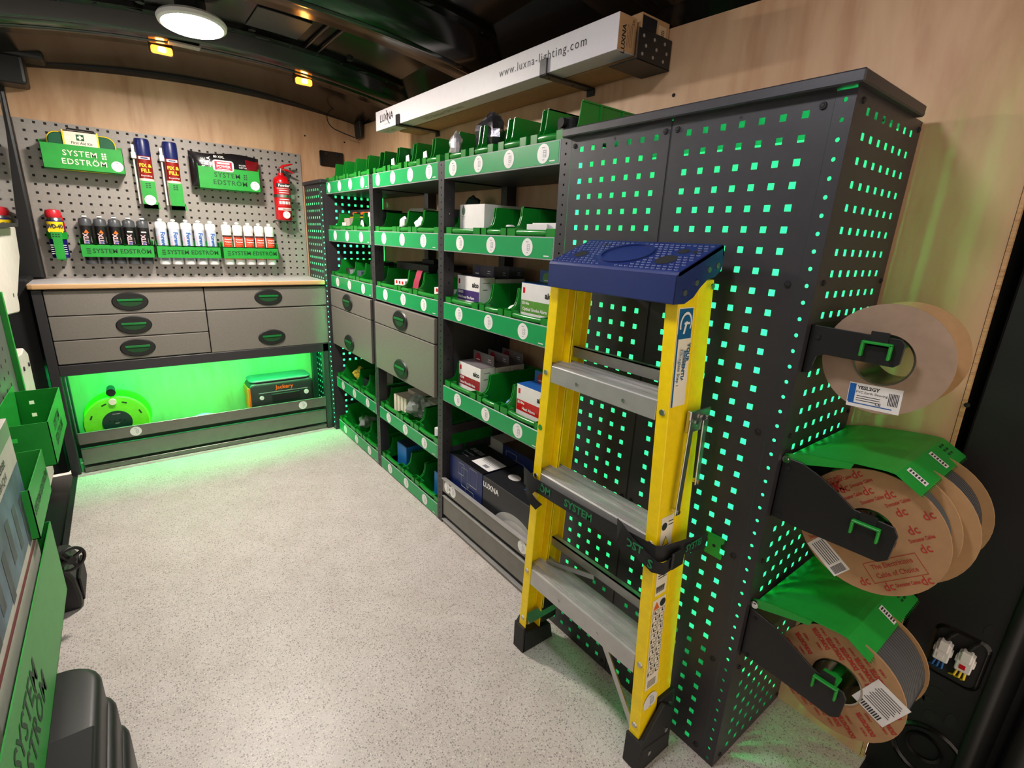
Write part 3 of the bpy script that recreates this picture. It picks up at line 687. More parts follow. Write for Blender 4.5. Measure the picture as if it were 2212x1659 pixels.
MB().box(-1.273, -.03, FY+.03, 2.62, .545, .553).build('drawer_deck', ANTH, t)
MB().box(-1.258, -.06, FY+.030, 2.62, .079, .082).build('shelf_deck', ALU, t)
MB().strip('x', -1.262, -1.259, FY+.004, FY+.04, .16, .50, .03, .004).build('slotted_strip', ANTHL, t)
for z0, z1, y0 in ((.152, .212, 0), (.040, .128, .011), (.001, .026, .009)):
    m = MB().box(-1.258, -.060, FY+y0, FY+y0+.004, z0, z1); m.box(-1.258, -.06, FY+y0, FY+y0+.012, z1-.004, z1-.0005); m.box(-1.258, -.06, FY+y0, FY+y0+.010, z0, z0+.003)
    o = m.build('aluminium_front', mat('grey_anodised', (120, 118, 112), .34, .55, bump=.05), t, bevel=.001)
    if z0 > .15:
        for x in (-1.03, -.20):
            s_ = MB(); sticker(s_, (x, FY+y0, .181), XP, ZP, .0245); s_.build('sticker', [WHITE, GINK], o)
MB().box(-1.255, -.062, FY+.024, FY+.03, .03, .15).build('recess_back', MATTE, t)
m = MB(); m.cyl((-1.262, FY-.004, .062), (-1.262, FY, .062), .005, n=10); m.build('screw', STEEL, t)
# green LED strips of the base
def led(name_label, x0, x1, y0, y1, z0, z1, mt=None):
    t = thing('led_strip', name_label, 'led strip', ((x0+x1)/2, (y0+y1)/2, z0))
    MB().box(x0, x1, y0, y1, z0, z1).build('diode_tape', mt or LEDB, t)
led('green led strip under the rail of the base compartment', -1.25, -.06, 2.381, 2.411, .5410, .5435)
# cable reel in the compartment
x, y, z = -1.098, 2.43, .225
REELM = mat('yellow_green_plastic', (110, 230, 40), .35)
t = thing('extension_reel', 'yellow-green extension cable reel with black handle in the lit compartment', 'cable reel', (x, y+.03, .083))
MB().ring([(.03, y-.025), (.132, y-.025), (.138, y-.015), (.132, y-.012), (.03, y-.018)], (x, 0, z), 'y', 40).build('front_flange', REELM, t, smooth=40)
MB().lathe([(.0, y+.06), (.142, y+.06), (.145, y+.068), (.0, y+.072)], (x+.006, 0, z+.004), 'y', 40).build('back_flange', REELM, t, smooth=40)
MB().cyl((x, y-.015, z), (x, y+.06, z), .095, n=30).build('cable_drum', MATTE, t, smooth=40)
m = MB().cyl((x, y-.029, z), (x, y-.02, z), .062, n=30); m.build('socket_panel', mat('dark_green_panel', (10, 52, 40), .4), t, smooth=40)
l = MB()
for a in (-.03, .012):
    for b in (0, 1): l.card((x+a+b*.018, y-.029, z+.012-b*.004), XP, ZP, .009, .005, .0008)
l.m = 1; l.text('13 A 240V', .008, (x, y-.029, z+.046), XP, ZP); l.text('RESET', .007, (x, y-.029, z-.004), XP, ZP); l.build('socket_marks', [MATTE, WHITE], t)
s_ = MB()
for a in range(8):
    an = a*PI/4+.4; s_.card((x+.108*math.cos(an), y-.0255, z+.108*math.sin(an)), (-math.sin(an), 0, math.cos(an)), (-math.cos(an), 0, -math.sin(an)), .022, .007, .0006)
s_.build('slot', GREEND, t)
m = MB().cyl((x-.005, y-.026, z+.112), (x-.005, y-.034, z+.112), .016, n=16); m.build('winder_knob', CREAM, t, smooth=40)
m = MB().cyl((x-.005, y+.03, z+.168), (x-.005, y-.03, z+.160), .017, .020, 16); m.tube([(x-.005, y+.03, z+.168), (x-.005, y+.05, z+.12)], .008); m.build('grip', RUB, t, smooth=40)
# power station
t = thing('power_station', 'black portable power station with orange vents and green-lit lid', 'power station', (-.295, 2.47, .083))
MB().prism(rrect(-.478, -.112, .083, .335, .03, 5), 'y', 2.40, 2.56).build('body', mat('charcoal_plastic', (38, 38, 40), .45), t, bevel=.018, seg=3, smooth=50)
m = MB().prism(rrect(-.470, -.120, 2.405, 2.565, .04, 5), 'z', .335, .352); m.build('lid', mat('grey_lid_plastic', (84, 84, 88), .4), t, bevel=.01, seg=2, smooth=50)
m = MB()
for q in range(6): m.prism([(2.43+q*.018, .19), (2.438+q*.018, .19), (2.450+q*.018, .30), (2.442+q*.018, .30)], 'x', -.483, -.477)
m.box(-.4815, -.470, 2.405, 2.55, .165, .31); m.build('side_vent', ORANGE, t)
m = MB().text('Jackery', .034, (-.285, 2.3995, .300), XP, ZP, .0008); m.build('lettering', ORANGE, t)
m = MB().box(-.36, -.20, 2.394, 2.401, .215, .262); m.build('socket_bay', MATTE, t, bevel=.002)
m = MB().cyl((-.415, 2.401, .246), (-.415, 2.396, .246), .012, n=16); m.cyl((-.16, 2.401, .250), (-.16, 2.396, .250), .014, n=16); m.build('dial', WHITEB, t, smooth=40)
m = MB().box(-.43, -.15, 2.398, 2.401, .272, .276); m.build('trim_line', GINK, t)
m = MB().lathe([(0, .182), (.03, .181), (.052, .172), (.054, .160), (.048, .083), (0, .083)], (-.71, 2.45, 0), 'z', 24)
tag(m.build('pale_tub', mat('pale_plastic', (190, 220, 216), .3), smooth=40), 'pale round plastic tub between the reel and the power station', 'tub')
# ------------------------------------------------------------------ perforated corner column beside the bulkhead
CXF = -.022
t = thing('corner_column', 'black perforated corner column glowing green beside the bulkhead board', 'cabinet', (.15, 2.46, 0))
ysq = [2.372+.038*i for i in range(7)]; zsq = [.0315+.038*j for j in range(38)]
MB().plate('x', CXF, CXF+.0008, 2.345, 2.6315, 0, 1.468, ysq, zsq, .0118).build('side_panel', ANTH, t)
MB().strip('x', CXF+.001, CXF+.003, 2.298, 2.345, 0, 1.468, .03, .0045).build('slotted_post', ANTH, t)
xsq = [.052+.038*i for i in range(7)]
MB().plate('y', 2.300, 2.3008, -.0205, .335, 0, 1.468, xsq, zsq, .0125).build('front_panel', ANTH, t)
MB().box(CXF-.012, .335, 2.290, 2.622, 1.468, 1.487).build('lid', ANTH, t, bevel=.003)
for z in (1.445, .95): m = MB(); screw(m, (CXF, 2.357, z), 'x', .005); m.build('screw', MATTE, t)
LEDC = mat('green_led_strip_column', (120, 255, 170), .4, emit=GREEN, estr=110.)
def vled(lab, x0, x1, y0, y1, z0, z1):
    t = thing('led_strip', lab, 'led strip', ((x0+x1)/2, (y0+y1)/2, z0)); MB().box(x0, x1, y0, y1, z0, z1).build('diode_tape', LEDC if 'column' in lab else LEDM, t)
T0 = t
vled('upright green led strip inside the corner column, behind its post', -.016, -.010, 2.308, 2.336, .03, 1.44)
vled('upright green led strip inside the corner column, behind its near panel', .143, .151, 2.304, 2.307, .03, 1.44)
vled('upright green led strip inside the corner column, at the wall', .315, .327, 2.306, 2.312, .03, 1.44)
MB().box(.328, .332, 2.306, 2.62, 0, 1.46).build('added_reflector', WHITEB, T0); MB().box(-.018, .328, 2.614, 2.618, .0, 1.46).build('added_reflector', WHITEB, T0)  # pale sheets added inside to reflect green light through the holes

# ------------------------------------------------------------------ shelving
def post(t, y, z1=1.47, w=.040, d=.046, back=True, pitch=.025, r=.0032):
    MB().strip('x', 0, .002, y-w/2, y+w/2, 0, z1, pitch, r).build('upright', ANTH, t)
    m = MB().strip('y', y-w/2, y-w/2+.002, .002, d, 0, z1, pitch*2, r); m.box(.002, d, y+w/2-.002, y+w/2, 0, z1); m.build('upright_web', ANTH, t)
    if back:
        m = MB().strip('x', .288, .290, y-w/2, y+w/2, 0, z1, pitch*2, r); m.box(.290, .334, y-w/2, y-w/2+.002, 0, z1); m.build('rear_upright', ANTH, t)
t = thing('shelving_frame', 'anthracite slotted shelving frame along the right wall', 'frame', (.17, 1.35, 0))
for y in (2.318, 1.667, 1.018, .367): post(t, y)
for y in (1.667, 1.018):
    MB().box(.046, .288, y-.004, y+.004, .40, .44).build('side_brace', ANTH, t); MB().box(.046, .288, y-.004, y+.004, 1.28, 1.31).build('side_brace', ANTH, t)
BAY = {'far': (1.690, 2.296), 'middle': (1.041, 1.645), 'near': (.390, .996)}
BIN4 = {'far': (2.243, 2.078, 1.923, 1.765), 'middle': (1.582, 1.427, 1.264, 1.108), 'near': (.936, .777, .613, .456)}
BIN3 = {'far': (2.183, 1.999, 1.806), 'middle': (1.533, 1.346, 1.156), 'near': (.882, .692, .505)}
LV = [('top', 1.409, 1.471, 'far middle near'), ('second', 1.157, 1.221, 'far middle near'), ('third', .902, .968, 'far middle near'),
      ('fourth', .288, .350, 'far middle'), ('lowest', .004, .069, 'far middle'), ('fourth', .568, .633, 'near')]
RIM = mat('pale_grey_edge', (150, 160, 156), .4)
for lv, z0, z1, bays in LV:
    for b in bays.split():
        y0, y1 = BAY[b]
        t = thing('shelf_tray', 'shelf tray with green front strip, %s level of the %s bay' % (lv, b), 'shelf', (.15, (y0+y1)/2, z0), 'green fronted shelf trays')
        m = MB().box(.004, .315, y0, y1, z0, z0+.004); m.box(.309, .315, y0, y1, z0, z1-.01); m.box(.004, .315, y0, y0+.002, z0, z1-.02); m.box(.004, .315, y1-.002, y1, z0, z1-.02); m.build('tray', ANTHL, t)
        f = MB().box(0, .004, y0, y1, z0, z1).build('front_strip', RIM, t, bevel=.0012)
        MB().box(-.0010, .0, y0+.004, y1-.004, z0+.004, z1-.003).build('label_film', FASC, f)
        for yc in (BIN4[b] if lv == 'top' else BIN3[b]):
            s_ = MB(); sticker(s_, (-.0012, yc, (z0+z1)/2+.001), YN, ZP, .0255); s_.build('sticker', [WHITE, GINK], f)
        MB().card((-.0012, y0+.028, z0+.011), YN, ZP, .022, .003, .0005).build('fine_print', WHITE, f)
# drawer blocks in the far and middle bays
def handle_x(parent, y, z, X):
    n = 32; R0, H0, R1 = .073, .046, .048
    vs_ = [(X-.0005, y+R0*math.cos(2*PI*i/n), z+H0*math.sin(2*PI*i/n)) for i in range(n)]+[(X-.006, y+R0*.93*math.cos(2*PI*i/n), z+H0*.9*math.sin(2*PI*i/n)) for i in range(n)]
    MB().add(vs_, [(i, (i+1) % n, n+(i+1) % n, n+i) for i in range(n)]+[tuple(range(n, 2*n))]).build('handle_bezel', BLACKP, parent, smooth=40)
    pts = [(y-R1, z+.012), (y+R1, z+.012), (y+R1*.86, z-.010), (y+R1*.5, z-.020), (y, z-.025), (y-R1*.5, z-.020), (y-R1*.86, z-.010)]
    MB().prism(pts, 'x', X-.0070, X-.0062).build('recess', GREEND, parent)
    MB().prism([(y-R1, z+.013), (y+R1, z+.013), (y+R1, z+.003), (y-R1, z+.003)], 'x', X-.0105, X-.0065).build('grip', GRIP, parent, bevel=.001)
for b, (y0, y1), hy in (('far', (1.703, 2.292), 2.015), ('middle', (1.052, 1.648), 1.360)):
    t = thing('drawer_block', 'two-drawer grey metal drawer block in the %s shelving bay' % b, 'drawers', (.15, (y0+y1)/2, .556), 'drawer blocks in the shelving')
    MB().box(.006, .31, y0+.012, y1-.012, .558, .892).build('carcass', mat('grey_carcass', (84, 86, 84), .45, .3), t)
    for z0, z1, hz in ((.791, .893, .840), (.562, .787, .615)):
        d = MB().box(-.010, .006, y0, y1, z0, z1).build('drawer_front', DRAW, t, bevel=.003, seg=2); handle_x(d, hy, hz, -.010)
# aluminium fronted floor tray of the near bay
t = thing('floor_tray', 'aluminium fronted floor tray in the near shelving bay', 'shelf', (.15, .69, 0))
GA = MATS['grey_anodised']
for z0, z1, x0 in ((.155, .217, 0), (.042, .133, .004), (.001, .020, .002)):
    m = MB().box(x0, x0+.004, .390, .996, z0, z1); m.box(x0, x0+.012, .39, .996, z1-.004, z1); o = m.build('aluminium_front', GA, t, bevel=.001)
    if z0 > .1:
        for yc in (.955, .912, .448): s_ = MB(); sticker(s_, (x0, yc, .187), YN, ZP, .0245); s_.build('sticker', [WHITE, GINK], o)
    MB().box(x0-.004, x0+.012, .39, .996, z1-.003, z1+.001).build('bright_edge', ALU, t)
MB().box(.006, .315, .39, .996, .100, .104).build('deck', ANTHL, t); MB().box(.014, .018, .392, .994, .02, .155).build('recess_back', MATTE, t)

# ------------------------------------------------------------------ picking bins
def bin_meshes(w, d=.285, H=.150, hf=.082):
    t3 = .003; m = MB()
    m.box(.016, d, -w/2, w/2, 0, t3); m.box(d-t3, d, -w/2, w/2, 0, H)
    prof = [(.012, 0), (d, 0), (d, H), (.064, H), (.059, H-.003), (.056, H*.80), (.052, .104), (.046, .092), (.036, .085), (.028, hf), (0, hf), (0, hf-.045), (.008, .02)]
    for s in (-1, 1): m.prism([(a, b) for a, b in prof], 'y', s*w/2-(t3 if s > 0 else 0), s*w/2+(0 if s > 0 else t3))
    m.box(.024, .027, -w/2, w/2, 0, .052)
    pw = min(.042, w*.22)
    for s in (-1, 1):
        a, b = (-w/2, -w/2+pw) if s < 0 else (w/2-pw, w/2)
        m.box(0, .0025, a, b, hf-.045, hf); m.box(.028, .0305, a, b, hf-.05, hf); 
        ii = b-.0025 if s < 0 else a
        m.box(0, .03, ii, ii+.0025, hf-.047, hf)
        m.box(.002, .028, a, b, hf-.045, hf-.042)
    m.box(.062, d, -w/2-.002, -w/2+.003, H-.004, H); m.box(.062, d, w/2-.003, w/2+.002, H-.004, H)      # stacking rim
    for k in (.13, .22):
        for s in (-1, 1): m.box(k, k+.006, s*w/2-.0045, s*w/2+.0045, H*.1, H-.002)
    body = m.mesh('bin_body', BIN)
    g = MB(); wi = w/2-pw
    vs_ = []; n = 9; k = 8
    for i in range(n+1):
        y = -wi+2*wi*i/n; c = .004*math.sin(PI*i/n)
        for q in range(k):
            a = -PI*.25+PI*1.25*q/(k-1); vs_.append((.014-.013*math.sin(a)*1.0-c, y, hf-.016+.013*math.cos(a-PI*.12)))
    fs = [(i*k+q, i*k+q+1, (i+1)*k+q+1, (i+1)*k+q) for i in range(n) for q in range(k-1)]
    g.add(vs_, fs)
    vs2 = [(x+.003 if x < .02 else x, y, z-.003) for x, y, z in vs_]; g.add(vs2, fs)
    grip = g.mesh('bin_grip', BIN, smooth=70)
    r = MB(); nr = max(6, int(2*wi/.0085))
    for i in range(nr):
        y = -wi+.006+(2*wi-.012)*i/(nr-1); r.box(.006, .026, y-.0013, y+.0013, .034, hf-.018)
    r.box(.004, .007, -wi, wi, .010, .034)
    rib = r.mesh('bin_ribs', BIN)
    return body, grip, rib
BM = {'wide': bin_meshes(.226), 'narrow': bin_meshes(.140), 'slim': bin_meshes(.138, H=.162)}
def put_bin(kind, x, y, z, label, group):
    t = thing('picking_bin', label, 'bin', (x, y, z), group)
    for nm, me in zip(('bin_body', 'grip_bar', 'grip_ribs'), BM[kind]):
        o = bpy.data.objects.new(nm, me); C.objects.link(o); o.parent = t
    return t
for lv, z0, z1, bays in LV:
    for b in bays.split():
        cs = BIN4[b] if lv == 'top' else BIN3[b]
        for i, yc in enumerate(cs):
            kind = 'slim' if lv == 'top' else ('narrow' if i == 1 else 'wide')
            kw = 'small' if lv == 'top' else kind
            put_bin(kind, .0065, yc, z0+.0045, '%s green picking bin, %s from the bulkhead, %s level of %s bay' % (kw, ORD[i], lv, b), 'green picking bins in the shelving')

# ------------------------------------------------------------------ contents of the bins
def carton(name, lab, x0, x1, y0, y1, z0, z1, mt, group=None, cat='box', bev=.0008):
    o = MB().box(x0, x1, y0, y1, z0, z1).build(name, mt, bevel=bev); return tag(o, lab, cat, group)
def carton_t(name, lab, x0, x1, y0, y1, z0, z1, mt, group=None, cat='box'):
    t = thing(name, lab, cat, ((x0+x1)/2, (y0+y1)/2, z0), group); MB().box(x0, x1, y0, y1, z0, z1).build('carton', mt, t, bevel=.0008); return t
def bag(name, lab, c, sx, sy, sz, mt, seed=0, cat='bag', group=None, amp=.28):   # crumpled bag
    rnd = random.Random(seed); m = MB(); n, k = 14, 9; vs_ = []
    ph = [rnd.uniform(0, 6.3) for _ in range(8)]
    for j in range(k+1):
        for i in range(n):
            a = 2*PI*i/n; v = PI*j/k; f = 1+amp*math.sin(3*a+ph[0]+2*v)*math.sin(v)+amp*.6*math.sin(5*a+ph[1]-3*v)+amp*.4*rnd.uniform(-1, 1)
            vs_.append((c[0]+sx*f*math.sin(v)*math.cos(a), c[1]+sy*f*math.sin(v)*math.sin(a), c[2]+sz*math.cos(v)*(1+.15*math.sin(2*a+ph[2]))))
    fs = [(j*n+i, j*n+(i+1) % n, (j+1)*n+(i+1) % n, (j+1)*n+i) for j in range(k) for i in range(n)]
    m.add(vs_, fs); return tag(m.build(name, mt, smooth=14), lab, cat, group)
def alarm_box(lab, x0, x1, y0, y1, z0, z1, band, lines, topm, tabm, spot, front=True, grp='alarm boxes in the near bay'):
    t = thing('alarm_box', lab, 'box', ((x0+x1)/2, (y0+y1)/2, z0), grp)
    MB().box(x0, x1, y0, y1, z0, z1).build('carton', WHITEB, t, bevel=.0008)
    MB().box(x0+.0005, x1-.0005, y0+.0005, y1-.0005, z1, z1+.0012).build('top_flap', topm, t)
    m = MB().box(x1-.003, x1-.001, y0+.006, y1-.006, z1, z1+.040); m.m = 1; m.disc((x1-.003, y1-.04, z1+.010), YN, ZP, .020, .024, .0006); m.m = 2; m.card((x1-.003, y1-.04, z1+.008), YN, ZP, .024, .004, .0009); m.card((x1-.003, y0+.035, z1+.02), YN, ZP, .018, .003, .0006); m.card((x1-.003, y0+.035, z1+.012), YN, ZP, .022, .002, .0006)
    m.build('hang_tab', [tabm, spot, WHITE], t)
    h = z1-z0; w = y1-y0; cy = (y0+y1)/2
    l = MB(); l.card((x0, cy, z1-h*.45), YN, ZP, w-.004, h*.24); l.m = 1
    l.text(lines[0], .013, (x0-.0004, y1-.008-.018, z1-h*.385), YN, ZP, .0004); l.text(lines[1], .0145, (x0-.0004, cy+.012, z1-h*.50), YN, ZP, .0004, maxw=w*.72)
    l.m = 2; l.text('aico', .026, (x0, y0+.028, z1-h*.19), YN, ZP, .0012); l.m = 3; l.card((x0, y1-.014, z1-h*.14), YN, ZP, .011, .018); l.card((x0, y0+.02, z0+.02), YN, ZP, .008, .010)
    l.m = 4; l.disc((x0, cy, z0+.012), YN, ZP, .036, .026, .0004)
    l.m = 5; l.card((x0+.03, y0, z1-.02), XP, ZP, .03, .003); l.card((x0+.025, y0, z1-.045), XP, ZP, .02, .004)
    l.build('printed_label', [band, WHITE, INK, RED, mat('faint_grey_print', (208, 206, 204), .5), GINK], t)
    return t
DGREY = mat('dark_grey_card', (70, 66, 82), .5); MGREY = mat('mid_grey_card', (112, 106, 108), .5); CRIM = mat('crimson_print', (150, 26, 44), .4)
for q in range(3):
    alarm_box('white fire alarm box with purple band, %s of three in its bin' % ['front', 'middle', 'rear'][q], .060+q*.072, .128+q*.072, .840, .993, .912, 1.071-(.0 if q == 0 else .006), PURPLE, ('Ei3030', 'Multi-Sensor Fire Alarm'), DGREY, DGREY, PURPLE)
    alarm_box('white carbon monoxide alarm box with dark red band, %s of three' % ['front', 'middle', 'rear'][q], .050+q*.072, .118+q*.072, .804, .957, .580, .737-(.0 if q == 0 else .004), CRIM, ('Ei208', 'Carbon Monoxide Alarm'), MGREY, MGREY, CRIM)
alarm_box('white smoke alarm box with leaf green band and blue top', .060, .135, .430, .597, .912, 1.077, LEAF, ('Ei146e', 'Optical Smoke Alarm'), BLUE, BLUE, LEAF)
alarm_box('white heat alarm box with red band and blue top', .050, .125, .425, .582, .580, .739, RED, ('Ei144e', 'Heat Alarm'), BLUE, BLUE, RED)
def roll(lab, c, r, h, mts, cat='tape'):
    t = thing('tape_roll', lab, cat, (c[0], c[1], c[2]-r)); MB().ring([(r*.45, c[1]-h/2), (r, c[1]-h/2), (r, c[1]+h/2), (r*.45, c[1]+h/2)], (c[0], 0, c[2]), 'y', 24).build('tape', mts[0], t, smooth=40)
    MB().ring([(r*.42, c[1]-h/2-.0006), (r*.75, c[1]-h/2-.0006), (r*.75, c[1]+h/2+.0006), (r*.42, c[1]+h/2+.0006)], (c[0], 0, c[2]), 'y', 24).build('core_label', mts[1], t, smooth=40)
roll('white and blue tape roll in the narrow third level bin', (.10, .665, .958), .034, .04, (WHITE, BLUE)); roll('blue tape roll in the narrow fourth level bin of the near bay', (.10, .650, .620), .034, .04, (BLUE, TIN))
# second level, near bay
t = carton_t('white_carton', 'large plain white carton with small leaf emblem in near bay', .052, .24, .811, .969, 1.166, 1.324, WHITEB)
l = MB().disc((.052, .945, 1.302), YN, ZP, .011, .014); l.add([(.0515, .945-.007, 1.312), (.0515, .945+.007, 1.312), (.0515, .945, 1.324)], [(0, 1, 2)]); l.m = 1; l.text('Nature', .008, (.052, .945, 1.283), YN, ZP); l.card((.052, .945, 1.275), YN, ZP, .02, .001); l.build('emblem', [mat('grey_green_print', (92, 118, 100), .5), GINK], t)
carton('white_carton', 'long low white carton in the third bin, second level of near bay', .06, .11, .418, .560, 1.168, 1.262, WHITEB, 'low white cartons'); carton('white_carton', 'short low white carton nearer the black cabinet, second level', .06, .11, .400, .415, 1.168, 1.263, WHITEB, 'low white cartons')
carton('white_carton', 'small low white carton at the bin front, second level of near bay', .05, .058, .48, .575, 1.17, 1.258, WHITEB, 'low white cartons')
m = MB().lathe([(0, 1.255), (.012, 1.254), (.016, 1.249), (0, 1.247)], (.04, .645, 0), 'z', 14); tag(m.build('plastic_disc', WHITE, smooth=40), 'small white plastic cap on the narrow second level bin', 'cap')
bag('grey_bag', 'thin grey plastic bag behind the bins, second level near bay', (.27, .50, 1.30), .03, .07, .025, GINK, 5)
# second level, far and middle bays
t = carton_t('black_carton', 'black carton with orange lettering behind far bay bins', .10, .25, 1.86, 2.215, 1.165, 1.330, BLKC)
l = MB().text('enviro', .026, (.10, 2.14, 1.313), YN, ZP, .0007); l.text('envirovent', .026, (.10, 2.00, 1.313), YN, ZP, .0007); l.m = 1; l.card((.10, 2.05, 1.292), YN, ZP, .33, .004); l.m = 2; l.card((.10, 2.15, 1.24), YN, ZP, .10, .09); l.build('lettering', [ORANGE, YPRINT, mat('warm_grey_print', (168, 150, 138), .5)], t)
carton('grey_carton', 'small grey printed carton in the first far bay bin, second level', .06, .095, 2.12, 2.20, 1.168, 1.285, mat('warm_grey_card', (176, 160, 148), .5)); carton('white_carton', 'small white carton with black mark beside the grey carton', .045, .058, 2.165, 2.195, 1.168, 1.262, WHITE)
t = carton_t('white_tub', 'white lidded tub in the third bin, second level of far bay', .05, .12, 1.73, 1.82, 1.166, 1.305, WHITE, None, 'tub'); MB().box(.046, .124, 1.726, 1.826, 1.287, 1.310).build('lid', WHITE, t, bevel=.003)
m = MB().disc((.05, 1.915, 1.235), YN, ZP, .024, .04); m.add([tuple((x+.001, y, z)) for x, y, z in m.v], [tuple(range(23, -1, -1))]); tag(m.build('white_tag', WHITE), 'oval white tag in the narrow second level bin of far bay', 'tag')
for i, (y, z, s) in enumerate(((1.475, 1.245, 1), (1.318, 1.245, 2), (1.078, 1.262, 3))):
    bag('white_bag', ['crumpled white bag in the first middle bay bin, second level', 'white folded bag in the narrow middle bay bin, second level', 'white bag in the third middle bay bin, second level'][i], (.075, y, z), .022, .034, .040, mat('white_film', (226, 226, 222), .25, bump=.4, bscale=50), s, group='white bags in the middle bay')
carton('flat_box', 'flat beige box lying behind the middle bay bins, second level', .20, .30, 1.33, 1.62, 1.30, 1.325, KRAFTL); carton('flat_box', 'flat pale grey box lying behind the middle bay bins', .14, .20, 1.42, 1.56, 1.312, 1.328, mat('pale_grey_card', (170, 166, 158), .5))
bag('green_pouch', 'dark green fabric pouch hanging by the middle bay rear upright', (.26, 1.20, 1.35), .02, .04, .03, mat('dark_green_cloth', (16, 40, 26), .7), 9, 'pouch')
# third level, far and middle bays
for i, (y, w, h, mt, lab) in enumerate(((2.155, .05, .105, TIN, 'small dark metal tin in the first far bay bin, third level'), (2.10, .045, .098, GINK, 'small grey packet beside the dark tin, third level'), (1.985, .06, .10, mat('slate_packet', (70, 82, 92), .4), 'slate coloured packet in the narrow far bay bin, third level'))):
    carton('small_packet', lab, .05, .09, y-w/2, y+w/2, .912, .912+h, mt)
t = carton_t('black_carton', 'black carton with white label in far bay, third level', .05, .13, 1.715, 1.825, .912, 1.072, BLKC); l = MB().card((.05, 1.755, .985), YN, ZP, .05, .06); l.card((.05, 1.795, 1.055), YN, ZP, .022, .008); l.build('label', WHITE, t)
for i, (y, lab) in enumerate(((1.475, 'red and white small boxes packet in the first middle bay bin'), (1.095, 'red and white small boxes packet in the third middle bay bin'))):
    t = carton_t('red_white_packet', lab, .045, .11, y-.055, y+.055, .912, 1.008, WHITEB, 'red and white packets'); l = MB()
    for q in (-.03, .0, .032): l.card((.045, y+q, .998), YN, ZP, .018, .014)
    l.card((.045, y-.012, .972), YN, ZP, .08, .026); l.m = 1; l.text('Timer', .013, (.0447, y-.012, .972), YN, ZP); l.build('printed_label', [RED, WHITE], t)
m = MB(); vs_ = []
for i in range(11):
    a = i/10; x = .055+.03*a*a; z = .925+.135*a+.003*math.sin(i*2.2)
    vs_ += [(x, 1.325, z), (x, 1.375, z), (x+.002, 1.325, z), (x+.002, 1.375, z)]
fs = [f for i in range(10) for f in ((4*i, 4*i+1, 4*i+5, 4*i+4), (4*i+2, 4*i+3, 4*i+7, 4*i+6), (4*i, 4*i+2, 4*i+6, 4*i+4), (4*i+1, 4*i+3, 4*i+7, 4*i+5))]
m.add(vs_, fs); tag(m.build('crimson_strip', mat('crimson_cloth', (150, 30, 62), .6, bump=.4), smooth=50), 'crimson strip of material standing in the narrow middle bay bin', 'strip')
carton('flat_black_box', 'flat black box on top of the middle bay bins, third level', .10, .30, 1.30, 1.62, 1.052, 1.085, BLKC, 'flat black boxes'); carton('flat_black_box', 'smaller flat black box lying on the larger flat black box', .16, .26, 1.36, 1.47, 1.086, 1.104, BLKC, 'flat black boxes')
carton('flat_black_box', 'long flat black box behind the third middle bay bin', .12, .30, 1.06, 1.26, 1.052, 1.070, mat('brown_black_card', (44, 34, 32), .5), 'flat black boxes')
# fourth level, far and middle bays
bag('yellow_parts_bag', 'bag of yellow and green parts in the first far bay bin, fourth level', (.09, 2.13, .392), .035, .055, .045, mat('yellow_parts', (206, 178, 60), .35, var=.6, scale=90, bump=.6), 11)
carton('dark_carton', 'small dark carton in the narrow far bay bin, fourth level', .06, .14, 1.95, 2.02, .298, .40, BLKC)
t = carton_t('tall_pale_carton', 'tall pale carton with dark label in far bay, fourth level', .06, .12, 1.735, 1.835, .298, .475, mat('pale_card', (190, 196, 190), .5)); MB().card((.06, 1.80, .452), YN, ZP, .045, .016).build('label', INK, t)
for q in range(4):
    carton('cream_carton', 'cream carton in the first middle bay bin, fourth level, %s of four' % ['leftmost', 'second', 'third', 'rightmost'][q], .055+q*.004, .13, 1.588-q*.030-.027, 1.588-q*.030, .298, .425, CREAM, 'cream cartons')
carton('cream_carton', 'low cream carton behind the four upright cream cartons', .14, .24, 1.30, 1.60, .298, .435, CREAM)
bag('clear_bag', 'crumpled clear plastic bag in the narrow middle bay bin, fourth level', (.085, 1.375, .415), .05, .065, .055, BAG, 21)
t = carton_t('white_yellow_carton', 'white carton with yellow and black mark in middle bay, fourth level', .05, .10, 1.06, 1.155, .298, .385, WHITEB); l = MB().card((.05, 1.10, .365), YN, ZP, .04, .03); l.m = 1; l.card((.05, 1.10, .365), YN, ZP, .02, .02, .0008); l.build('label', [YPRINT, INK], t)
# lowest level
bag('clear_bag', 'crumpled clear plastic bag in the first far bay bin, lowest level', (.10, 2.08, .105), .05, .05, .04, BAG, 22); bag('clear_bag', 'crumpled clear plastic bag in the third far bay bin, lowest level', (.07, 1.76, .10), .035, .04, .04, BAG, 23)
bag('clear_bag', 'tall clear plastic bag behind the first middle bay bin, lowest level', (.22, 1.56, .19), .06, .07, .06, BAG, 24)
LB = mat('blue_carton', (28, 106, 176), .4, var=.25, scale=12)
t = carton_t('blue_carton', 'blue carton in the first middle bay bin, lowest level', .055, .15, 1.455, 1.56, .014, .170, LB, 'blue cartons'); MB().box(.058, .147, 1.458, 1.557, .170, .172).build('dark_top', mat('dark_top_print', (34, 44, 60), .4), t)
t = carton_t('blue_carton', 'blue carton in the third middle bay bin, lowest level', .055, .15, 1.055, 1.165, .014, .165, LB, 'blue cartons'); MB().box(.058, .147, 1.058, 1.162, .165, .167).build('dark_top', MATS['dark_top_print'], t)
carton('white_carton', 'small white carton in the narrow middle bay bin, lowest level', .10, .15, 1.30, 1.34, .014, .10, WHITEB)
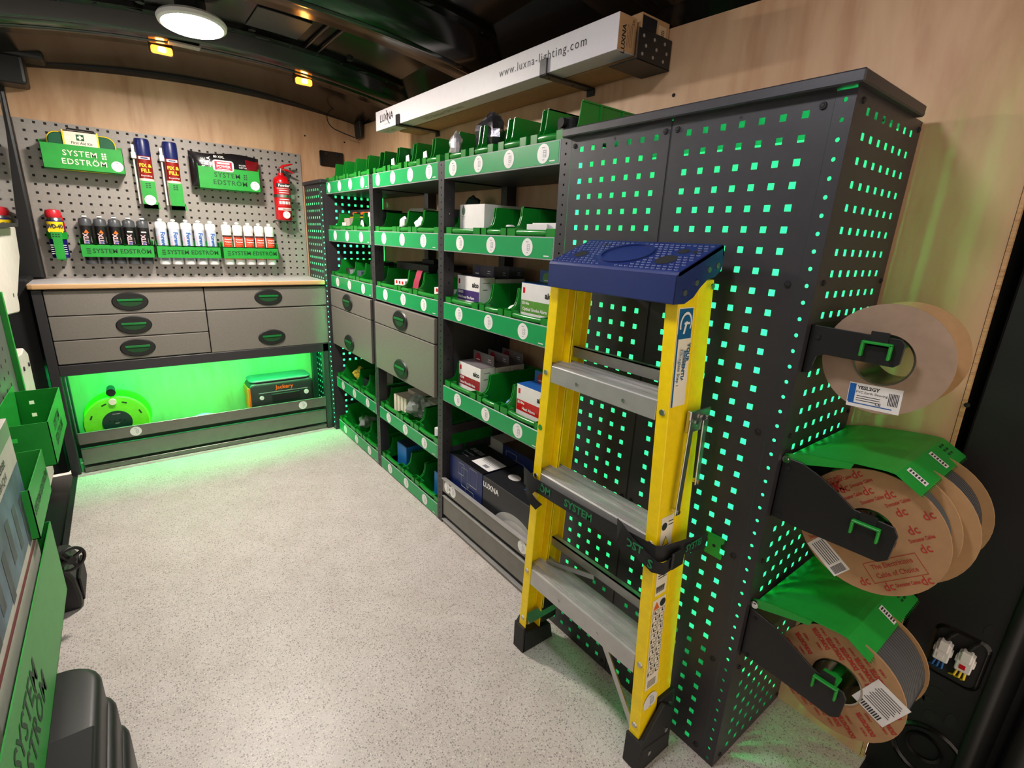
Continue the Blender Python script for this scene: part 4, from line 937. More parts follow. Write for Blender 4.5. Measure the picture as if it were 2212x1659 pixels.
# top level
for i, (b, y, lab) in enumerate((('middle', 1.405, 'white paper tag in the second middle bay bin, top level'), ('middle', 1.25, 'white paper tag in the third middle bay bin, top level'), ('middle', 1.55, 'white paper tag in the first middle bay bin, top level'))):
    m = MB().prism([(y-.022, 1.485), (y+.018, 1.480), (y+.014, 1.532), (y-.012, 1.535)], 'x', .058, .060); tag(m.build('paper_tag', WHITE), lab, 'tag', 'white tags in the top bins')
bag('dark_green_bag', 'dark green bag in the second middle bay bin, top level', (.12, 1.42, 1.545), .03, .05, .04, mat('green_film', (18, 70, 40), .25, bump=.4, bscale=40), 31); bag('dark_green_bag', 'dark green bag in the first middle bay bin, top level', (.13, 1.575, 1.54), .03, .045, .03, MATS['green_film'], 32)
bag('foil_bag', 'shiny silver and black foil bag in the top level of near bay', (.11, .870, 1.552), .045, .062, .066, FOIL, 33, amp=.13); bag('foil_bag', 'smaller pale foil bag left of the shiny foil bag', (.05, 1.0, 1.525), .02, .025, .045, mat('pale_foil', (200, 196, 200), .2, .5, bump=.6, bscale=50), 34)
t = thing('black_device', 'black plastic device with round knob in the last top level bin', 'device', (.10, .455, 1.45)); MB().box(.07, .18, .425, .49, 1.44, 1.545).build('body', MATTE, t, bevel=.012, seg=2); MB().cyl((.07, .455, 1.528), (.055, .455, 1.528), .013, n=16).build('knob', MATTE, t, smooth=40)
# cartons on the floor tray
def squares(t, x, pts):
    m = MB()
    for y, z, w, h in pts:
        P = rrect(y-w/2, y+w/2, z-h/2, z+h/2, .008, 3); m.tube([(x-.0004, a, b) for a, b in P]+[(x-.0004, P[0][0], P[0][1])], .0011, 4)
    m.build('line_pattern', GINK, t)
t = carton_t('navy_carton', 'navy blue carton with overlapping outlined squares at the front', .030, .205, .742, .985, .104, .331, NAVYB, 'navy cartons')
MB().box(.028, .206, .741, .986, .331, .334).build('black_top', mat('black_gloss_card', (18, 18, 22), .3), t)
l = MB().text('sens', .050, (.135, .925, .334), YN, XP, .0016); l.text('Downlight', .016, (.095, .935, .334), YN, XP); l.text('fire rated', .012, (.07, .93, .334), YN, XP); l.build('lettering', GINK, t)
l = MB().card((.105, .805, .334), YN, XP, .12, .09); l.m = 1
for q in range(6): l.card((.145-q*.009, .80, .334), YN, XP, .095, .002, .0007)
l.card((.08, .79, .334), YN, XP, .03, .018, .0007); l.build('shipping_label', [WHITE, GINK], t)
squares(t, .030, ((.895, .292, .045, .050), (.868, .262, .05, .085), (.805, .285, .055, .075), (.843, .238, .018, .02), (.83, .19, .06, .06)))
t = carton_t('navy_carton', 'second navy carton standing behind the front navy carton', .215, .33, .50, .86, .104, .375, NAVYB, 'navy cartons')
MB().box(.213, .331, .499, .861, .375, .378).build('black_top', MATS['black_gloss_card'], t); MB().card((.275, .60, .378), YN, XP, .14, .08).build('shipping_label', MGREY, t)
squares(t, .215, ((.80, .315, .07, .085), (.75, .29, .08, .085), (.62, .285, .08, .09)))
t = carton_t('black_lamp_carton', 'black carton with a large round white lamp printed on it', .030, .20, .402, .737, .104, .331, BLKC)
l = MB()
l.disc((.030, .53, .150), YN, ZP, .135, .105, .0004, 40); l.m = 1; l.disc((.030, .515, .135), YN, ZP, .12, .095, .0007, 40); l.m = 2; l.text('LUXNA', .030, (.030, .685, .298), YN, ZP, .0008); l.disc((.12, .655, .331), YN, XP, .030, .022, .0004); l.m = 3; l.card((.10, .555, .331), YN, XP, .016, .016); l.m = 2; l.card((.10, .50, .331), YN, XP, .06, .006)
l.build('printed_lamp', [mat('grey_lamp_print', (168, 166, 164), .5), mat('pale_lamp_print', (206, 202, 196), .5), WHITE, BLUE], t)
carton('white_tube_carton', 'pale carton lying behind the second navy carton', .24, .33, .87, .985, .104, .36, mat('grey_white_card', (180, 178, 172), .5))

# ------------------------------------------------------------------ tall perforated cabinet
t = thing('perforated_cabinet', 'tall black perforated cabinet glowing green from inside', 'cabinet', (.16, .02, 0))
zs = [1.4375-.038*j for j in range(38)]
MB().plate('x', 0, .0008, .046, .346, .0005, 1.4685, [.3087-.038*i for i in range(7)], zs, .0118).build('front_panel', ANTH, t)
MB().plate('x', 0, .0008, -.2708, .041, .0005, 1.4685, [-.038*i for i in range(7)], zs, .0118).build('front_panel', ANTH, t)
MB().box(.0009, .0035, .034, .053, 0, 1.466).build('centre_seam', MATTE, t)
MB().strip('x', .0, .002, -.3019, -.2712, 0, 1.466, .0298, .0038).build('corner_post', ANTH, t)
MB().box(.0022, .014, -.271, -.2685, 0, 1.466).build('post_fold', MATTE, t)
MB().plate('y', -.302, -.3012, .0005, .3366, .0005, 1.4685, [.0582+.038*i for i in range(7)], [1.440-.038*j for j in range(38)], .0118).build('side_panel', ANTH, t)
m = MB().box(-.020, .290, -.316, .366, 1.468, 1.488); m.build('lid', ANTH, t, bevel=.0025)
MB().box(.004, .33, -.298, .346, .004, .008).build('bottom_panel', ANTHL, t)
m0 = MB(); screw(m0, (0, 0, 0), 'x', .0065); me0 = m0.mesh('screw', MATTE, smooth=40); m0 = MB(); screw(m0, (0, 0, 0), 'y', .0055); me1 = m0.mesh('screw', MATTE, smooth=40)
def inst(name, me, parent, p):
    o = bpy.data.objects.new(name, me); C.objects.link(o); o.parent = parent; o.location = Vector(p)-wloc(parent); return o
for z in (1.447, 1.152, .860, .570, .290, .024):
    for y in (.334, .058, .028, -.254): inst('screw', me0, t, (0, y, z))
for z in (1.452, 1.158, .862, .575, .29, .022):
    for x in (.028, .322): inst('screw', me1, t, (x, -.302, z))
m = MB()
for z in (1.462-.012,): m.cyl((-.0005, .20, z), (.0005, .20, z), .003, n=8); m.cyl((-.0005, -.11, z), (.0005, -.11, z), .003, n=8)
m.build('pin_hole', MATTE, t)
m = MB().card((0, .322, .018), YN, ZP, .022, .016, .0008); m.build('maker_tag', WHITEB, t)
T0 = t
MB().box(.326, .330, -.298, .346, .01, 1.46).build('added_reflector', WHITEB, T0); MB().box(.27, .334, -.299, .346, 1.4605, 1.4655).build('leak_blocker', ANTHL, T0); MB().box(.004, .326, .340, .344, .01, 1.46).build('added_reflector', WHITEB, T0)  # added pale sheets reflect the green light; added top strip blocks its leak
vled('upright green led strip inside the tall cabinet, behind its left edge', .004, .007, .329, .339, .03, 1.44)
vled('upright green led strip inside the tall cabinet, behind its corner post', .004, .008, -.264, -.240, .03, 1.44)
vled('upright green led strip at the middle seam of the tall cabinet', .0045, .008, .022, .036, .03, 1.44)
# ------------------------------------------------------------------ long cartons on wall brackets
t = thing('long_batten_carton', 'long white lighting carton on brackets high on the right wall', 'box', (.165, 1.11, 1.695))
MB().box(.130, .200, .341, 1.889, 1.696, 1.781).build('carton', mat('white_box_card', (224, 220, 226), .45, var=.02), t, bevel=.001)
MB().box(.131, .199, .3405, .342, 1.697, 1.780).build('kraft_end', KRAFT, t)
l = MB().text('www.luxna-lighting.com', .034, (.130, .655, 1.742), YN, ZP, .0002, 1.22); l.text('LUXNA', .046, (.130, 1.765, 1.742), YN, ZP, .0006, .95); l.text('LIGHTING', .008, (.130, 1.765, 1.714), YN, ZP, 0, 1.7)
l.tube([(.1296, 1.765, 1.772), (.1296, 1.752, 1.752), (.1296, 1.745, 1.720), (.1296, 1.728, 1.712)], .0022, 4)
l.m = 1; l.text('LED Batten 5ft Twin', .038, (.165, 1.30, 1.696), YN, XN, .0002, 1.0); l.text('5ft Twin', .030, (.165, 1.80, 1.696), YN, XN); l.m = 0
l.text('LUXNA', .020, (.152, .3405, 1.724), ZP, XN, .0006); l.m = 2
for q in range(4): l.card((.165+q*.006, .3405, 1.735), ZP, XN, .05, .0012)
l.text('5ft', .014, (.186, .3405, 1.768), ZP, XN)
l.build('lettering', [INK, mat('soft_grey_ink', (150, 150, 140), .5), mat('brown_ink', (96, 70, 46), .6)], t)
t = thing('kraft_carton', 'brown kraft carton with black panel behind the long white carton', 'box', (.27, 1.10, 1.70))
MB().box(.212, .330, .336, 1.80, 1.696, 1.800).build('carton', KRAFT, t, bevel=.001)
l = MB().card((.245, .336, 1.752), XP, ZP, .060, .085); l.m = 1; l.card((.300, .336, 1.762), XP, ZP, .034, .05); l.m = 2
for q in range(8): l.card((.302, .336, 1.748+q*.004), XP, ZP, .014, .0018, .0007)
l.m = 1; l.text('LUXNA', .008, (.262, .336, 1.745), ZP, XN); l.build('printed_end', [BLKC, KRAFTL, INK], t)
for y, lab in ((1.635, 'black hook bracket under the far end of the long carton'), (.625, 'black hook bracket under the near part of the long carton')):
    t = thing('hook_bracket', lab, 'bracket', (.23, y, 1.685), 'black carton brackets')
    MB().box(.122, .336, y-.016, y+.016, 1.688, 1.6945).build('arm', BLACKP, t, bevel=.0015)
    MB().box(.122, .1285, y-.016, y+.016, 1.688, 1.735).build('hook_lip', BLACKP, t, bevel=.002)
    MB().box(.331, .336, y-.016, y+.016, 1.672, 1.69).build('wall_plate', BLACKP, t)
    m = MB(); m.cyl((.15, y, 1.6882), (.15, y, 1.6868), .004, n=8); m.cyl((.25, y, 1.6882), (.25, y, 1.6868), .004, n=8); m.build('bolt', MATTE, t)
t = thing('end_plate', 'black perforated plate at the near end of the kraft carton', 'bracket', (.26, .325, 1.68))
MB().box(.190, .334, .324, .327, 1.683, 1.758).build('plate', BLACKP, t, bevel=.002); MB().box(.190, .334, .324, .42, 1.683, 1.686).build('shelf_lip', BLACKP, t)
m = MB()
for i in range(3):
    for j in range(3): m.cyl((.212+i*.045+(j % 2)*.012, .3242, 1.700+j*.021), (.212+i*.045+(j % 2)*.012, .3232, 1.700+j*.021), .0045, n=8)
m.build('punched_hole', SILVER, t)

# ------------------------------------------------------------------ step ladder
LC = .036
t = thing('step_ladder', 'yellow fibreglass step ladder with navy cap leaning at the black cabinet', 'ladder', (-.1, LC, 0))
def loft(mb, poly, y0, z0, y1, z1, x0=0., x1=0.):
    n = len(poly)
    vs_ = [(a+x0, y0+b, z0) for a, b in poly]+[(a+x1, y1+b, z1) for a, b in poly]
    return mb.add(vs_, [tuple(range(n-1, -1, -1)), tuple(range(n, 2*n))]+[(i, (i+1) % n, n+(i+1) % n, n+i) for i in range(n)])
def channel(xa, xb, fl, s, th=.004):      # C section, web outside (y=0), flanges inwards
    P = [(xa, 0), (xb, 0), (xb, fl), (xb-th, fl), (xb-th, th), (xa+th, th), (xa+th, fl), (xa, fl)]
    return [(a, -s*b) for a, b in P]
def yo(s, z):       # outer face of the front stiles
    b, tp = (.262, .2205) if s > 0 else (-.192, -.1365)
    return b+(tp-b)*(z-.08)/1.02
for s in (1, -1):
    loft(MB(), channel(-.157, -.094, .029, s), yo(s, .06), .06, yo(s, 1.15), 1.15).build('front_stile', YEL, t, bevel=.0015)
    m = MB(); loft(m, channel(-.091, -.038, .026, s), yo(s, .13)+s*-.003, .13, yo(s, 1.15)-s*.003, 1.15); m.build('rear_stile', YEL, t, bevel=.0015)
    y = yo(s, .05)
    f = MB(); prof = [(-.163, 0), (-.040, 0), (-.046, .13), (-.09, .165), (-.1605, .088)]
    f.prism(prof, 'y', *sorted((y+s*.012, y+s*.001))); f.prism([(-.163, 0), (-.040, 0), (-.052, .055), (-.160, .075)], 'y', *sorted((y+s*.014, y-s*.034))); f.box(-.1635, -.155, *sorted((y+s*.013, y-s*.034)), .0, .09)
    fo = f.build('front_foot', RUB, t, bevel=.002)
    b = MB()
    for x_, z_ in ((-.13, .045), (-.07, .075)): b.cyl((x_, y+s*.012, z_), (x_, y+s*.016, z_), .006, n=10)
    b.build('foot_rivet', STEEL, fo, smooth=40)
    f = MB().box(-.092, -.030, *sorted((yo(s, .1)+s*.004, yo(s, .1)-s*.03)), .075, .168); fo = f.build('rear_foot', RUB, t, bevel=.003)
    b = MB()
    for z_ in (.105, .135): b.cyl((-.05, yo(s, .1)+s*.004, z_), (-.05, yo(s, .1)+s*.007, z_), .005, n=10)
    b.build('foot_rivet', STEEL, fo, smooth=40)
    for z_ in (.12, .29, .60, .892): yy = yo(s, z_)-s*.014; MB().cyl((-.157, yy, z_), (-.160, yy, z_), .007, .006, 12).build('rivet', STEEL, t, smooth=40)
for z, h in ((.304, .052), (.612, .048), (.912, .042)):
    ya, yb = yo(-1, z)+.005, yo(1, z)-.005
    m = MB().box(-.1525, -.070, ya, yb, z-.004, z); m.box(-.1560, -.1525, ya+.0245, yb-.0245, z-h, z); m.box(-.073, -.070, ya, yb, z-h*.7, z)
    tr = m.build('tread', ALU, t, bevel=.0008)
    g = MB()
    for q in range(11):
        if q in (3, 4, 7): continue
        g.box(-.150+q*.0075, -.1472+q*.0075, ya+.002, yb-.002, z, z+.0026)
    g.build('grip_rib', ALU, tr)
    b = MB()
    for yy in (LC+.07, LC-.07): b.cyl((-.156, yy, z-h*.55), (-.1585, yy, z-h*.55), .004, n=10)
    b.build('tread_rivet', STEEL, tr)
for z in (.352, .936):
    m = MB().box(-.062, -.058, yo(-1, z)+.004, yo(1, z)-.004, z-.014, z+.014); m.box(-.062, -.045, yo(-1, z)+.004, yo(1, z)-.004, z+.011, z+.014); m.build('rear_cross_bar', ALU, t)
def bar(mb, a, b, w, th):
    a = Vector(a); b = Vector(b); d = (b-a).normalized(); u = d.orthogonal() if abs(d.x) > .9 else d.cross(Vector((1, 0, 0))).normalized(); v = d.cross(u).normalized()
    vs_ = [p+u*(sx*w/2)+v*(sy*th/2) for p in (a, b) for sx, sy in ((-1, -1), (1, -1), (1, 1), (-1, 1))]
    return mb.add(vs_, [(0, 1, 2, 3), (4, 7, 6, 5), (0, 4, 5, 1), (1, 5, 6, 2), (2, 6, 7, 3), (3, 7, 4, 0)])
m = bar(MB(), (-.150, LC-.085, .268), (-.150, -.170, .095), .016, .004); m.build('diagonal_brace', STEEL, t)
m = bar(MB(), (-.150, .236, .115), (-.04, .236, .118), .020, .014); m.build('foot_brace', STEEL, t)
for a, b in (((-.075, .060, .345), (-.10, .22, .31)), ((-.07, -.09, .56), (-.07, -.155, .43)), ((-.07, -.09, .335), (-.07, -.16, .27))): bar(MB(), a, b, .013, .004).build('tread_brace', STEEL, t)
# top cap
CAPM = NAVY
cp = MB(); ya, yb = -.1395, .2085
prof = [(-.178, 1.107), (-.178, 1.160), (-.174, 1.166), (-.044, 1.218), (-.036, 1.216), (-.030, 1.196), (-.034, 1.168), (-.052, 1.156), (-.078, 1.150), (-.098, 1.136), (-.116, 1.118), (-.142, 1.107)]
for a, b in ((ya, ya+.004), (yb-.004, yb)): cp.prism(prof, 'y', a, b)
cp.prism([(-.178, 1.107), (-.178, 1.160), (-.174, 1.166), (-.174, 1.107)], 'y', ya, yb); cp.prism([(-.178, 1.158), (-.174, 1.166), (-.044, 1.218), (-.036, 1.216), (-.040, 1.208), (-.170, 1.156)], 'y', ya, yb); cp.prism([(-.044, 1.216), (-.036, 1.216), (-.030, 1.196), (-.036, 1.192)], 'y', ya, yb)
co = cp.build('top_cap', CAPM, t, bevel=.002, seg=2)
d_ = Vector((.130, 0, .052)).normalized(); nrm = Vector((-d_.z, 0, d_.x))
def ctop(u, y): return Vector((-.174, 0, 1.166))+d_*u+Vector((0, y, 0))
rg = MB(); n = 36
for r0, r1, hh in ((.056, .050, .0035),):
    vs_ = []
    for i in range(n):
        a = 2*PI*i/n
        for rr, q in ((r0, 0), (r0, hh), (r1, hh), (r1, 0)): vs_.append(ctop(.068+rr*.92*math.sin(a), LC+.002+rr*1.15*math.cos(a))+nrm*q)
    rg.add(vs_, [(i*4+q, i*4+(q+1) % 4, ((i+1) % n)*4+(q+1) % 4, ((i+1) % n)*4+q) for i in range(n) for q in range(4)])
rg.build('tool_ring', CAPM, co, smooth=40)
hx = MB()
for i in range(11):
    for j in range(26):
        u = .010+i*.0118; y = ya+.012+j*.0130+(i % 2)*.0065
        if y > yb-.010: continue
        du, dy = u-.068, (y-LC-.002)/1.15
        if du*du+dy*dy < .060**2: continue
        if min((u-.05)**2+(y-.155)**2, (u-.05)**2+(y+.075)**2, (u-.095)**2+(y+.085)**2) < .024**2: continue
        P = [ctop(u+.0058*math.cos(k*PI/3), y+.0058*math.sin(k*PI/3)) for k in range(6)]; Q = [ctop(u+.0042*math.cos(k*PI/3), y+.0042*math.sin(k*PI/3))+nrm*.0014 for k in range(6)]
        hx.add([p for p in P]+[q for q in Q], [(k, (k+1) % 6, 6+(k+1) % 6, 6+k) for k in range(6)]+[tuple(range(6, 12))])
o = hx.build('honeycomb_tread', CAPM, co); o['kind'] = 'stuff'
hl = MB()
for u, y, r in ((.05, .155, .017), (.05, -.075, .022), (.095, -.085, .012), (.095, -.115, .010), (.11, .13, .010)):
    hl.add([ctop(u+r*math.cos(k*PI/10), y+r*math.sin(k*PI/10))+nrm*.0006 for k in range(20)], [tuple(range(20))])
hl.build('tool_hole', MATTE, co)
for x_, z_ in ((-.150, 1.128), (-.116, 1.146), (-.08, 1.17), (-.052, 1.178), (-.058, 1.138)): MB().cyl((x_, ya, z_), (x_, ya-.003, z_), .006, n=10).build('rivet', STEEL, co, smooth=40)
MB().text('MAX', .007, tuple(ctop(.02, LC+.01)), YN, tuple(d_), 0).build('cap_mark', WHITE, co)
# spreader on the right side
sp = MB().box(-.102, -.030, -.1640, -.1610, .845, .892); sp.box(-.102, -.099, -.163, -.154, .845, .892); so = sp.build('spreader_plate', STEEL, t, bevel=.002)
m = bar(MB(), (-.098, -.166, .872), (-.118, -.176, .668), .003, .016); bar(m, (-.050, -.166, .868), (-.056, -.174, .722), .003, .015); m.build('spreader_arm', STEEL, t, bevel=.001)
for x_, z_ in ((-.086, .868), (-.064, .875), (-.044, .872), (-.117, .676), (-.0555, .730)): MB().cyl((x_, -.165, z_), (x_, -.180 if z_ < .8 else -.170, z_), .007 if x_ == -.064 else .005, n=12).build('bolt', CHROME, so, smooth=40)
# labels on the right stile
def side_pt(x, z, k=0.0): return (x, yo(-1, z)-.0006-k, z)
def slab(z0, z1, x0, x1, mats, draw, name='stile_label'):
    m = MB(); c = [side_pt(x0, z0), side_pt(x1, z0), side_pt(x1, z1), side_pt(x0, z1)]; m.quad(*c); draw(m); m.build(name, mats, t)
def d1(m):
    m.m = 1; m.quad(side_pt(-.152, 1.040, .0004), side_pt(-.108, 1.040, .0004), side_pt(-.108, 1.098, .0004), side_pt(-.152, 1.098, .0004)); m.quad(side_pt(-.153, .905, .0004), side_pt(-.148, .905, .0004), side_pt(-.148, 1.05, .0004), side_pt(-.153, 1.05, .0004))
    m.m = 2; m.disc(side_pt(-.129, 1.068, .0006), XP, ZP, .019, .024); m.m = 1; m.disc(side_pt(-.129, 1.068, .001), XP, ZP, .015, .019); m.m = 2; m.quad(side_pt(-.138, 1.05, .0016), side_pt(-.132, 1.05, .0016), side_pt(-.12, 1.086, .0016), side_pt(-.126, 1.086, .0016)); m.card(side_pt(-.126, 1.07, .0014), XP, ZP, .018, .004)
    m.m = 1; up = (XP)
    m.text('YOUR', .0135, side_pt(-.113, 1.012, .0006), ZN, XP, .0005); m.text('ESSSENTIALS', .0135, side_pt(-.125, .979, .0006), ZN, XP, .0005, maxw=.095); m.text('Fibreglass Step Ladder', .0115, side_pt(-.139, .969, .0006), ZN, XP, .0001, maxw=.125)
slab(.905, 1.100, -.155, -.106, [CREAM, mat('teal_blue_print', (12, 92, 140), .4), WHITE], d1)
def tri(m, x, z, s, k): m.add([side_pt(x-s, z-s*.9, k), side_pt(x+s, z-s*.9, k), side_pt(x, z+s*.9, k)], [(0, 1, 2)])
def d2(m):
    m.m = 1; m.disc(side_pt(-.135, .640, .0004), XP, ZP, .009); tri(m, -.127, .604, .013, .0004); m.m = 2; tri(m, -.127, .604, .0105, .0008); m.m = 1; m.card(side_pt(-.113, .648, .0003), XP, ZP, .016, .002); m.card(side_pt(-.113, .640, .0003), XP, ZP, .016, .002)
slab(.575, .662, -.146, -.104, [CREAM, INK, YPRINT], d2)
def d3(m):
    m.m = 1
    for q in range(9): m.card(side_pt(-.142+q*.0034, .487, .0003), XP, ZP, .0016+.001*(q % 2), .016)
    for q in range(4): m.card(side_pt(-.125, .515+q*.006, .0003), XP, ZP, .03, .002)
    m.m = 2; m.card(side_pt(-.133, .535, .0005), XP, ZP, .008, .006); m.card(side_pt(-.118, .535, .0005), XP, ZP, .008, .006)
slab(.472, .548, -.146, -.106, [CREAM, INK, RED], d3)
def d4(m):
    m.m = 2; tri(m, -.136, .447, .011, .0004); m.m = 1; m.disc(side_pt(-.114, .447, .0004), XP, ZP, .010)
    for q in range(12):
        for x_ in (-.137, -.115):
            z_ = .428-q*.0148; m.m = 1
            for a, bb, w, h in ((0, .006, .018, .0008), (-.009, 0, .0008, .0125), (.009, 0, .0008, .0125)): m.card(side_pt(x_+a, z_+bb, .0003), XP, ZP, w, h)
            m.card(side_pt(x_-.002+.004*((q*7+int(x_*1000)) % 3-1), z_, .0003), XP, ZP, .003, .008); m.card(side_pt(x_+.003, z_-.003, .0003), XP, ZP, .006, .0022)
    for q in range(5): m.card(side_pt(-.128, .245-q*.004, .0003), XP, ZP, .03, .0014)
slab(.222, .463, -.150, -.103, [CREAM, INK, mat('warning_orange', (226, 110, 40), .4)], d4)
s_ = MB(); sticker(s_, side_pt(-.125, .182), XP, ZP, .025); s_.build('sticker', [WHITE, GINK], t)
s_ = MB().disc((-.1574, yo(1, .74)-.012, .74), YN, ZP, .008); s_.build('green_dot', GREENP, t)
# strap
t = thing('ratchet_strap', 'black strap with green lettering round the yellow ladder', 'strap', (-.1, LC, .58))
def band(mb, pts, w=.019, th=.0016):
    vs_ = []
    for i, p in enumerate(pts):
        p = Vector(p); d = (Vector(pts[min(i+1, len(pts)-1)])-Vector(pts[max(i-1, 0)])).normalized(); up = Vector((0, 0, 1)); up = (up-d*up.dot(d)).normalized(); n_ = d.cross(up)
        for a, b in ((-w, 0), (w, 0), (w, th), (-w, th)): vs_.append(p+up*a+n_*b)
    k = len(pts)
    return mb.add(vs_, [(i*4+q, i*4+(q+1) % 4, i*4+4+(q+1) % 4, i*4+4+q) for i in range(k-1) for q in range(4)]+[(3, 2, 1, 0), (4*k-4, 4*k-3, 4*k-2, 4*k-1)])
STR = mat('black_webbing', (18, 18, 20), .7, bump=.4, bscale=700)
m = MB(); band(m, [(-.006, .30, .575), (-.06, .272, .576), (-.155, .247, .578), (-.166, .232, .578), (-.167, .10, .580), (-.167, -.05, .584), (-.168, -.15, .590), (-.168, -.172, .592), (-.158, -.182, .594), (-.10, -.190, .592), (-.02, -.198, .586)])
m.build('webbing', STR, t, smooth=40)
m = MB(); band(m, [(-.169, .262, .588), (-.174, .245, .59), (-.176, .22, .582), (-.172, .205, .57)], .024); band(m, [(-.168, .25, .57), (-.176, .235, .552), (-.172, .215, .53), (-.160, .205, .515)], .012); m.build('left_fold', STR, t, smooth=40)
m = MB(); band(m, [(-.169, -.085, .592), (-.176, -.11, .590), (-.178, -.15, .577), (-.177, -.178, .568), (-.165, -.192, .566), (-.13, -.196, .575)], .015); band(m, [(-.170, -.07, .60), (-.180, -.085, .605), (-.181, -.10, .59), (-.173, -.11, .575)], .022); m.build('right_fold', STR, t, smooth=40)
m = MB().box(-.150, -.108, -.203, -.196, .560, .600); m.build('buckle', BLACKP, t, bevel=.003)
l = MB(); GI = mat('green_thread', (20, 120, 70), .6)
l.text('SYSTEM', .028, (-.167, .055, .581), YN, ZP, .0008, lift=.0022); l.text('RÖM', .028, (-.167, .185, .580), YN, ZP, .0008, lift=.0022); l.text('SYSTEM', .024, (-.062, -.1955, .590), XP, ZP, .0007, lift=.0022, maxw=.07); l.text('DST', .026, (-.177, -.125, .588), YN, ZP, .0008, lift=.004); l.text('S', .028, (-.177, -.17, .570), YN, ZP, .0008, lift=.004)
l.build('woven_lettering', GI, t)
t = thing('strap_hook', 'green metal strap hook on the perforated cabinet front', 'hook', (-.006, -.212, .56))
m = MB(); P = [(-.192, .548), (-.232, .548), (-.232, .558), (-.226, .562), (-.226, .584), (-.232, .588), (-.232, .600), (-.190, .600), (-.190, .588), (-.196, .584), (-.196, .562), (-.192, .558)]
m.prism(P, 'x', -.008, -.005); m.box(-.005, .001, -.222, -.206, .553, .557); m.build('plate', GREENP, t)
MB().cyl((-.0082, -.212, .574), (-.0075, -.212, .574), .004, n=10).build('hole', MATTE, t)

# ------------------------------------------------------------------ cable reels on the cabinet side
def spool(lab, cy, cz, r, x0, x1, hub, fm, cablem, rc, group='cable reels on the cabinet side'):
    t = thing('cable_reel', lab, 'cable reel', ((x0+x1)/2, cy, cz-r), group)
    for x_, nm in ((x0, 'front_flange'), (x1, 'back_flange')):
        o = MB().ring([(hub, x_), (r, x_), (r, x_+.004), (hub, x_+.004)], (0, cy, cz), 'x', 48).build(nm, fm if nm[0] == 'f' else KRAFT, t, smooth=40)
    MB().ring([(hub-.002, x0-.002), (hub+.001, x0-.002), (hub+.001, x1+.005), (hub-.002, x1+.005)], (0, cy, cz), 'x', 36).build('hub_tube', TIN, t, smooth=40)
    m = MB(); n = max(4, int((x1-x0-.006)/.008)); prof = []
    for q in range(n):
        xa = x0+.005+(x1-x0-.006)*q/n; w = (x1-x0-.006)/n
        for k in range(4): a = PI*k/4; prof.append((rc-.004+.004*math.sin(a), xa+w*(k/4)))
    prof += [(hub+.002, x1-.001), (hub+.002, x0+.005)]
    m.ring(prof, (0, cy, cz), 'x', 40); m.build('wound_cable', cablem, t, smooth=60)
    return t
def rot2(a): return (0, -math.cos(a), math.sin(a)), (0, math.sin(a), math.cos(a))
R1 = spool('plain grey-brown cardboard reel, topmost on the cabinet side', -.414, 1.037, .096, .052, .150, .044, mat('grey_brown_card', (156, 132, 112), .8, bump=.1, scale=60), KRAFT, .07)
l = MB(); rv, uv = rot2(.04); x0 = .052
def rp(c, a, b): return (x0, c[0]+rv[1]*a+uv[1]*b, c[1]+rv[2]*a+uv[2]*b)
c = (-.414, .968); l.card(rp(c, 0, 0), rv, uv, .080, .044); l.m = 1; l.card(rp(c, -.034, .003), rv, uv, .010, .034, .0006); l.card(rp(c, -.004, -.015), rv, uv, .066, .0018, .0006); l.m = 2; l.text('YESL2GY', .0085, rp(c, -.010, .014), rv, uv, .0003); l.text('PVC Earth Sleeving', .0062, rp(c, -.004, .006), rv, uv)
for q in range(3): l.card(rp(c, -.008, -.001-q*.004), rv, uv, .036, .0012, .0005)
for q in range(7): l.card(rp(c, .022+q*.0022, .002), rv, uv, .0012, .022, .0005)
l.text('CE', .007, rp(c, .008, -.011), rv, uv, .0002); l.build('printed_label', [WHITE, BLUE, INK], R1)
R2 = spool('cardboard reel with slanted red print, front one under the upper green cover', -.458, .722, .118, .052, .122, .043, mat('brown_reel_card', (164, 126, 88), .8, bump=.1, scale=60), CABLE, .104)
l = MB(); rv, uv = rot2(.76); cc = (-.458, .722); x0 = .052
for row in range(-6, 7):
    b = row*.0165
    for col in range(-2, 3):
        a = col*.062+(row % 2)*.028
        for s, da, sz, w in (('dc', -.022, .022, .017), ('Doncaster Cables', .010, .0088, .040)):
            aa = a+da; rad = [math.hypot(aa+k, b) for k in (-w/2, w/2)]
            if max(rad) > .112 or min(rad+[math.hypot(aa, b)]) < .052: continue
            if b < -.045 and abs(aa) < .055 and b > -.095: continue
            if aa < -.015 and -.08 < b < .01: continue
            l.text(s, sz, rp(cc, aa, b), rv, uv, .0002, maxw=w)
l.text('The Electricians', .0125, rp(cc, .004, -.062), rv, uv, .0001, maxw=.07); l.text('Cable of Choice', .0125, rp(cc, .004, -.078), rv, uv, .0001, maxw=.07)
for a, b, w, h in ((.004, -.052, .09, .001), (.004, -.089, .09, .001), (-.041, -.0705, .001, .037), (.049, -.0705, .001, .037)): l.card(rp(cc, a, b), rv, uv, w, h, .0006)
l.text('UK', .024, rp(cc, -.01, .088), rv, uv, .001); l.text('MANUFACTURED', .009, rp(cc, -.015, .104), rv, uv, .0002, maxw=.06)
o = l.build('red_print', REDINK, R2); o['kind'] = 'stuff'
l = MB(); rv, uv = rot2(-.62); c = (-.408, .640); l.card(rp(c, 0, .0), rv, uv, .072, .036); l.m = 1
for q in range(6): l.card(rp(c, -.008, .013-q*.0045), rv, uv, .046, .0016, .0006)
for q in range(8): l.card(rp(c, .020+q*.0018, .0), rv, uv, .0010, .026, .0006)
l.build('paper_label', [WHITEB, INK], R2)
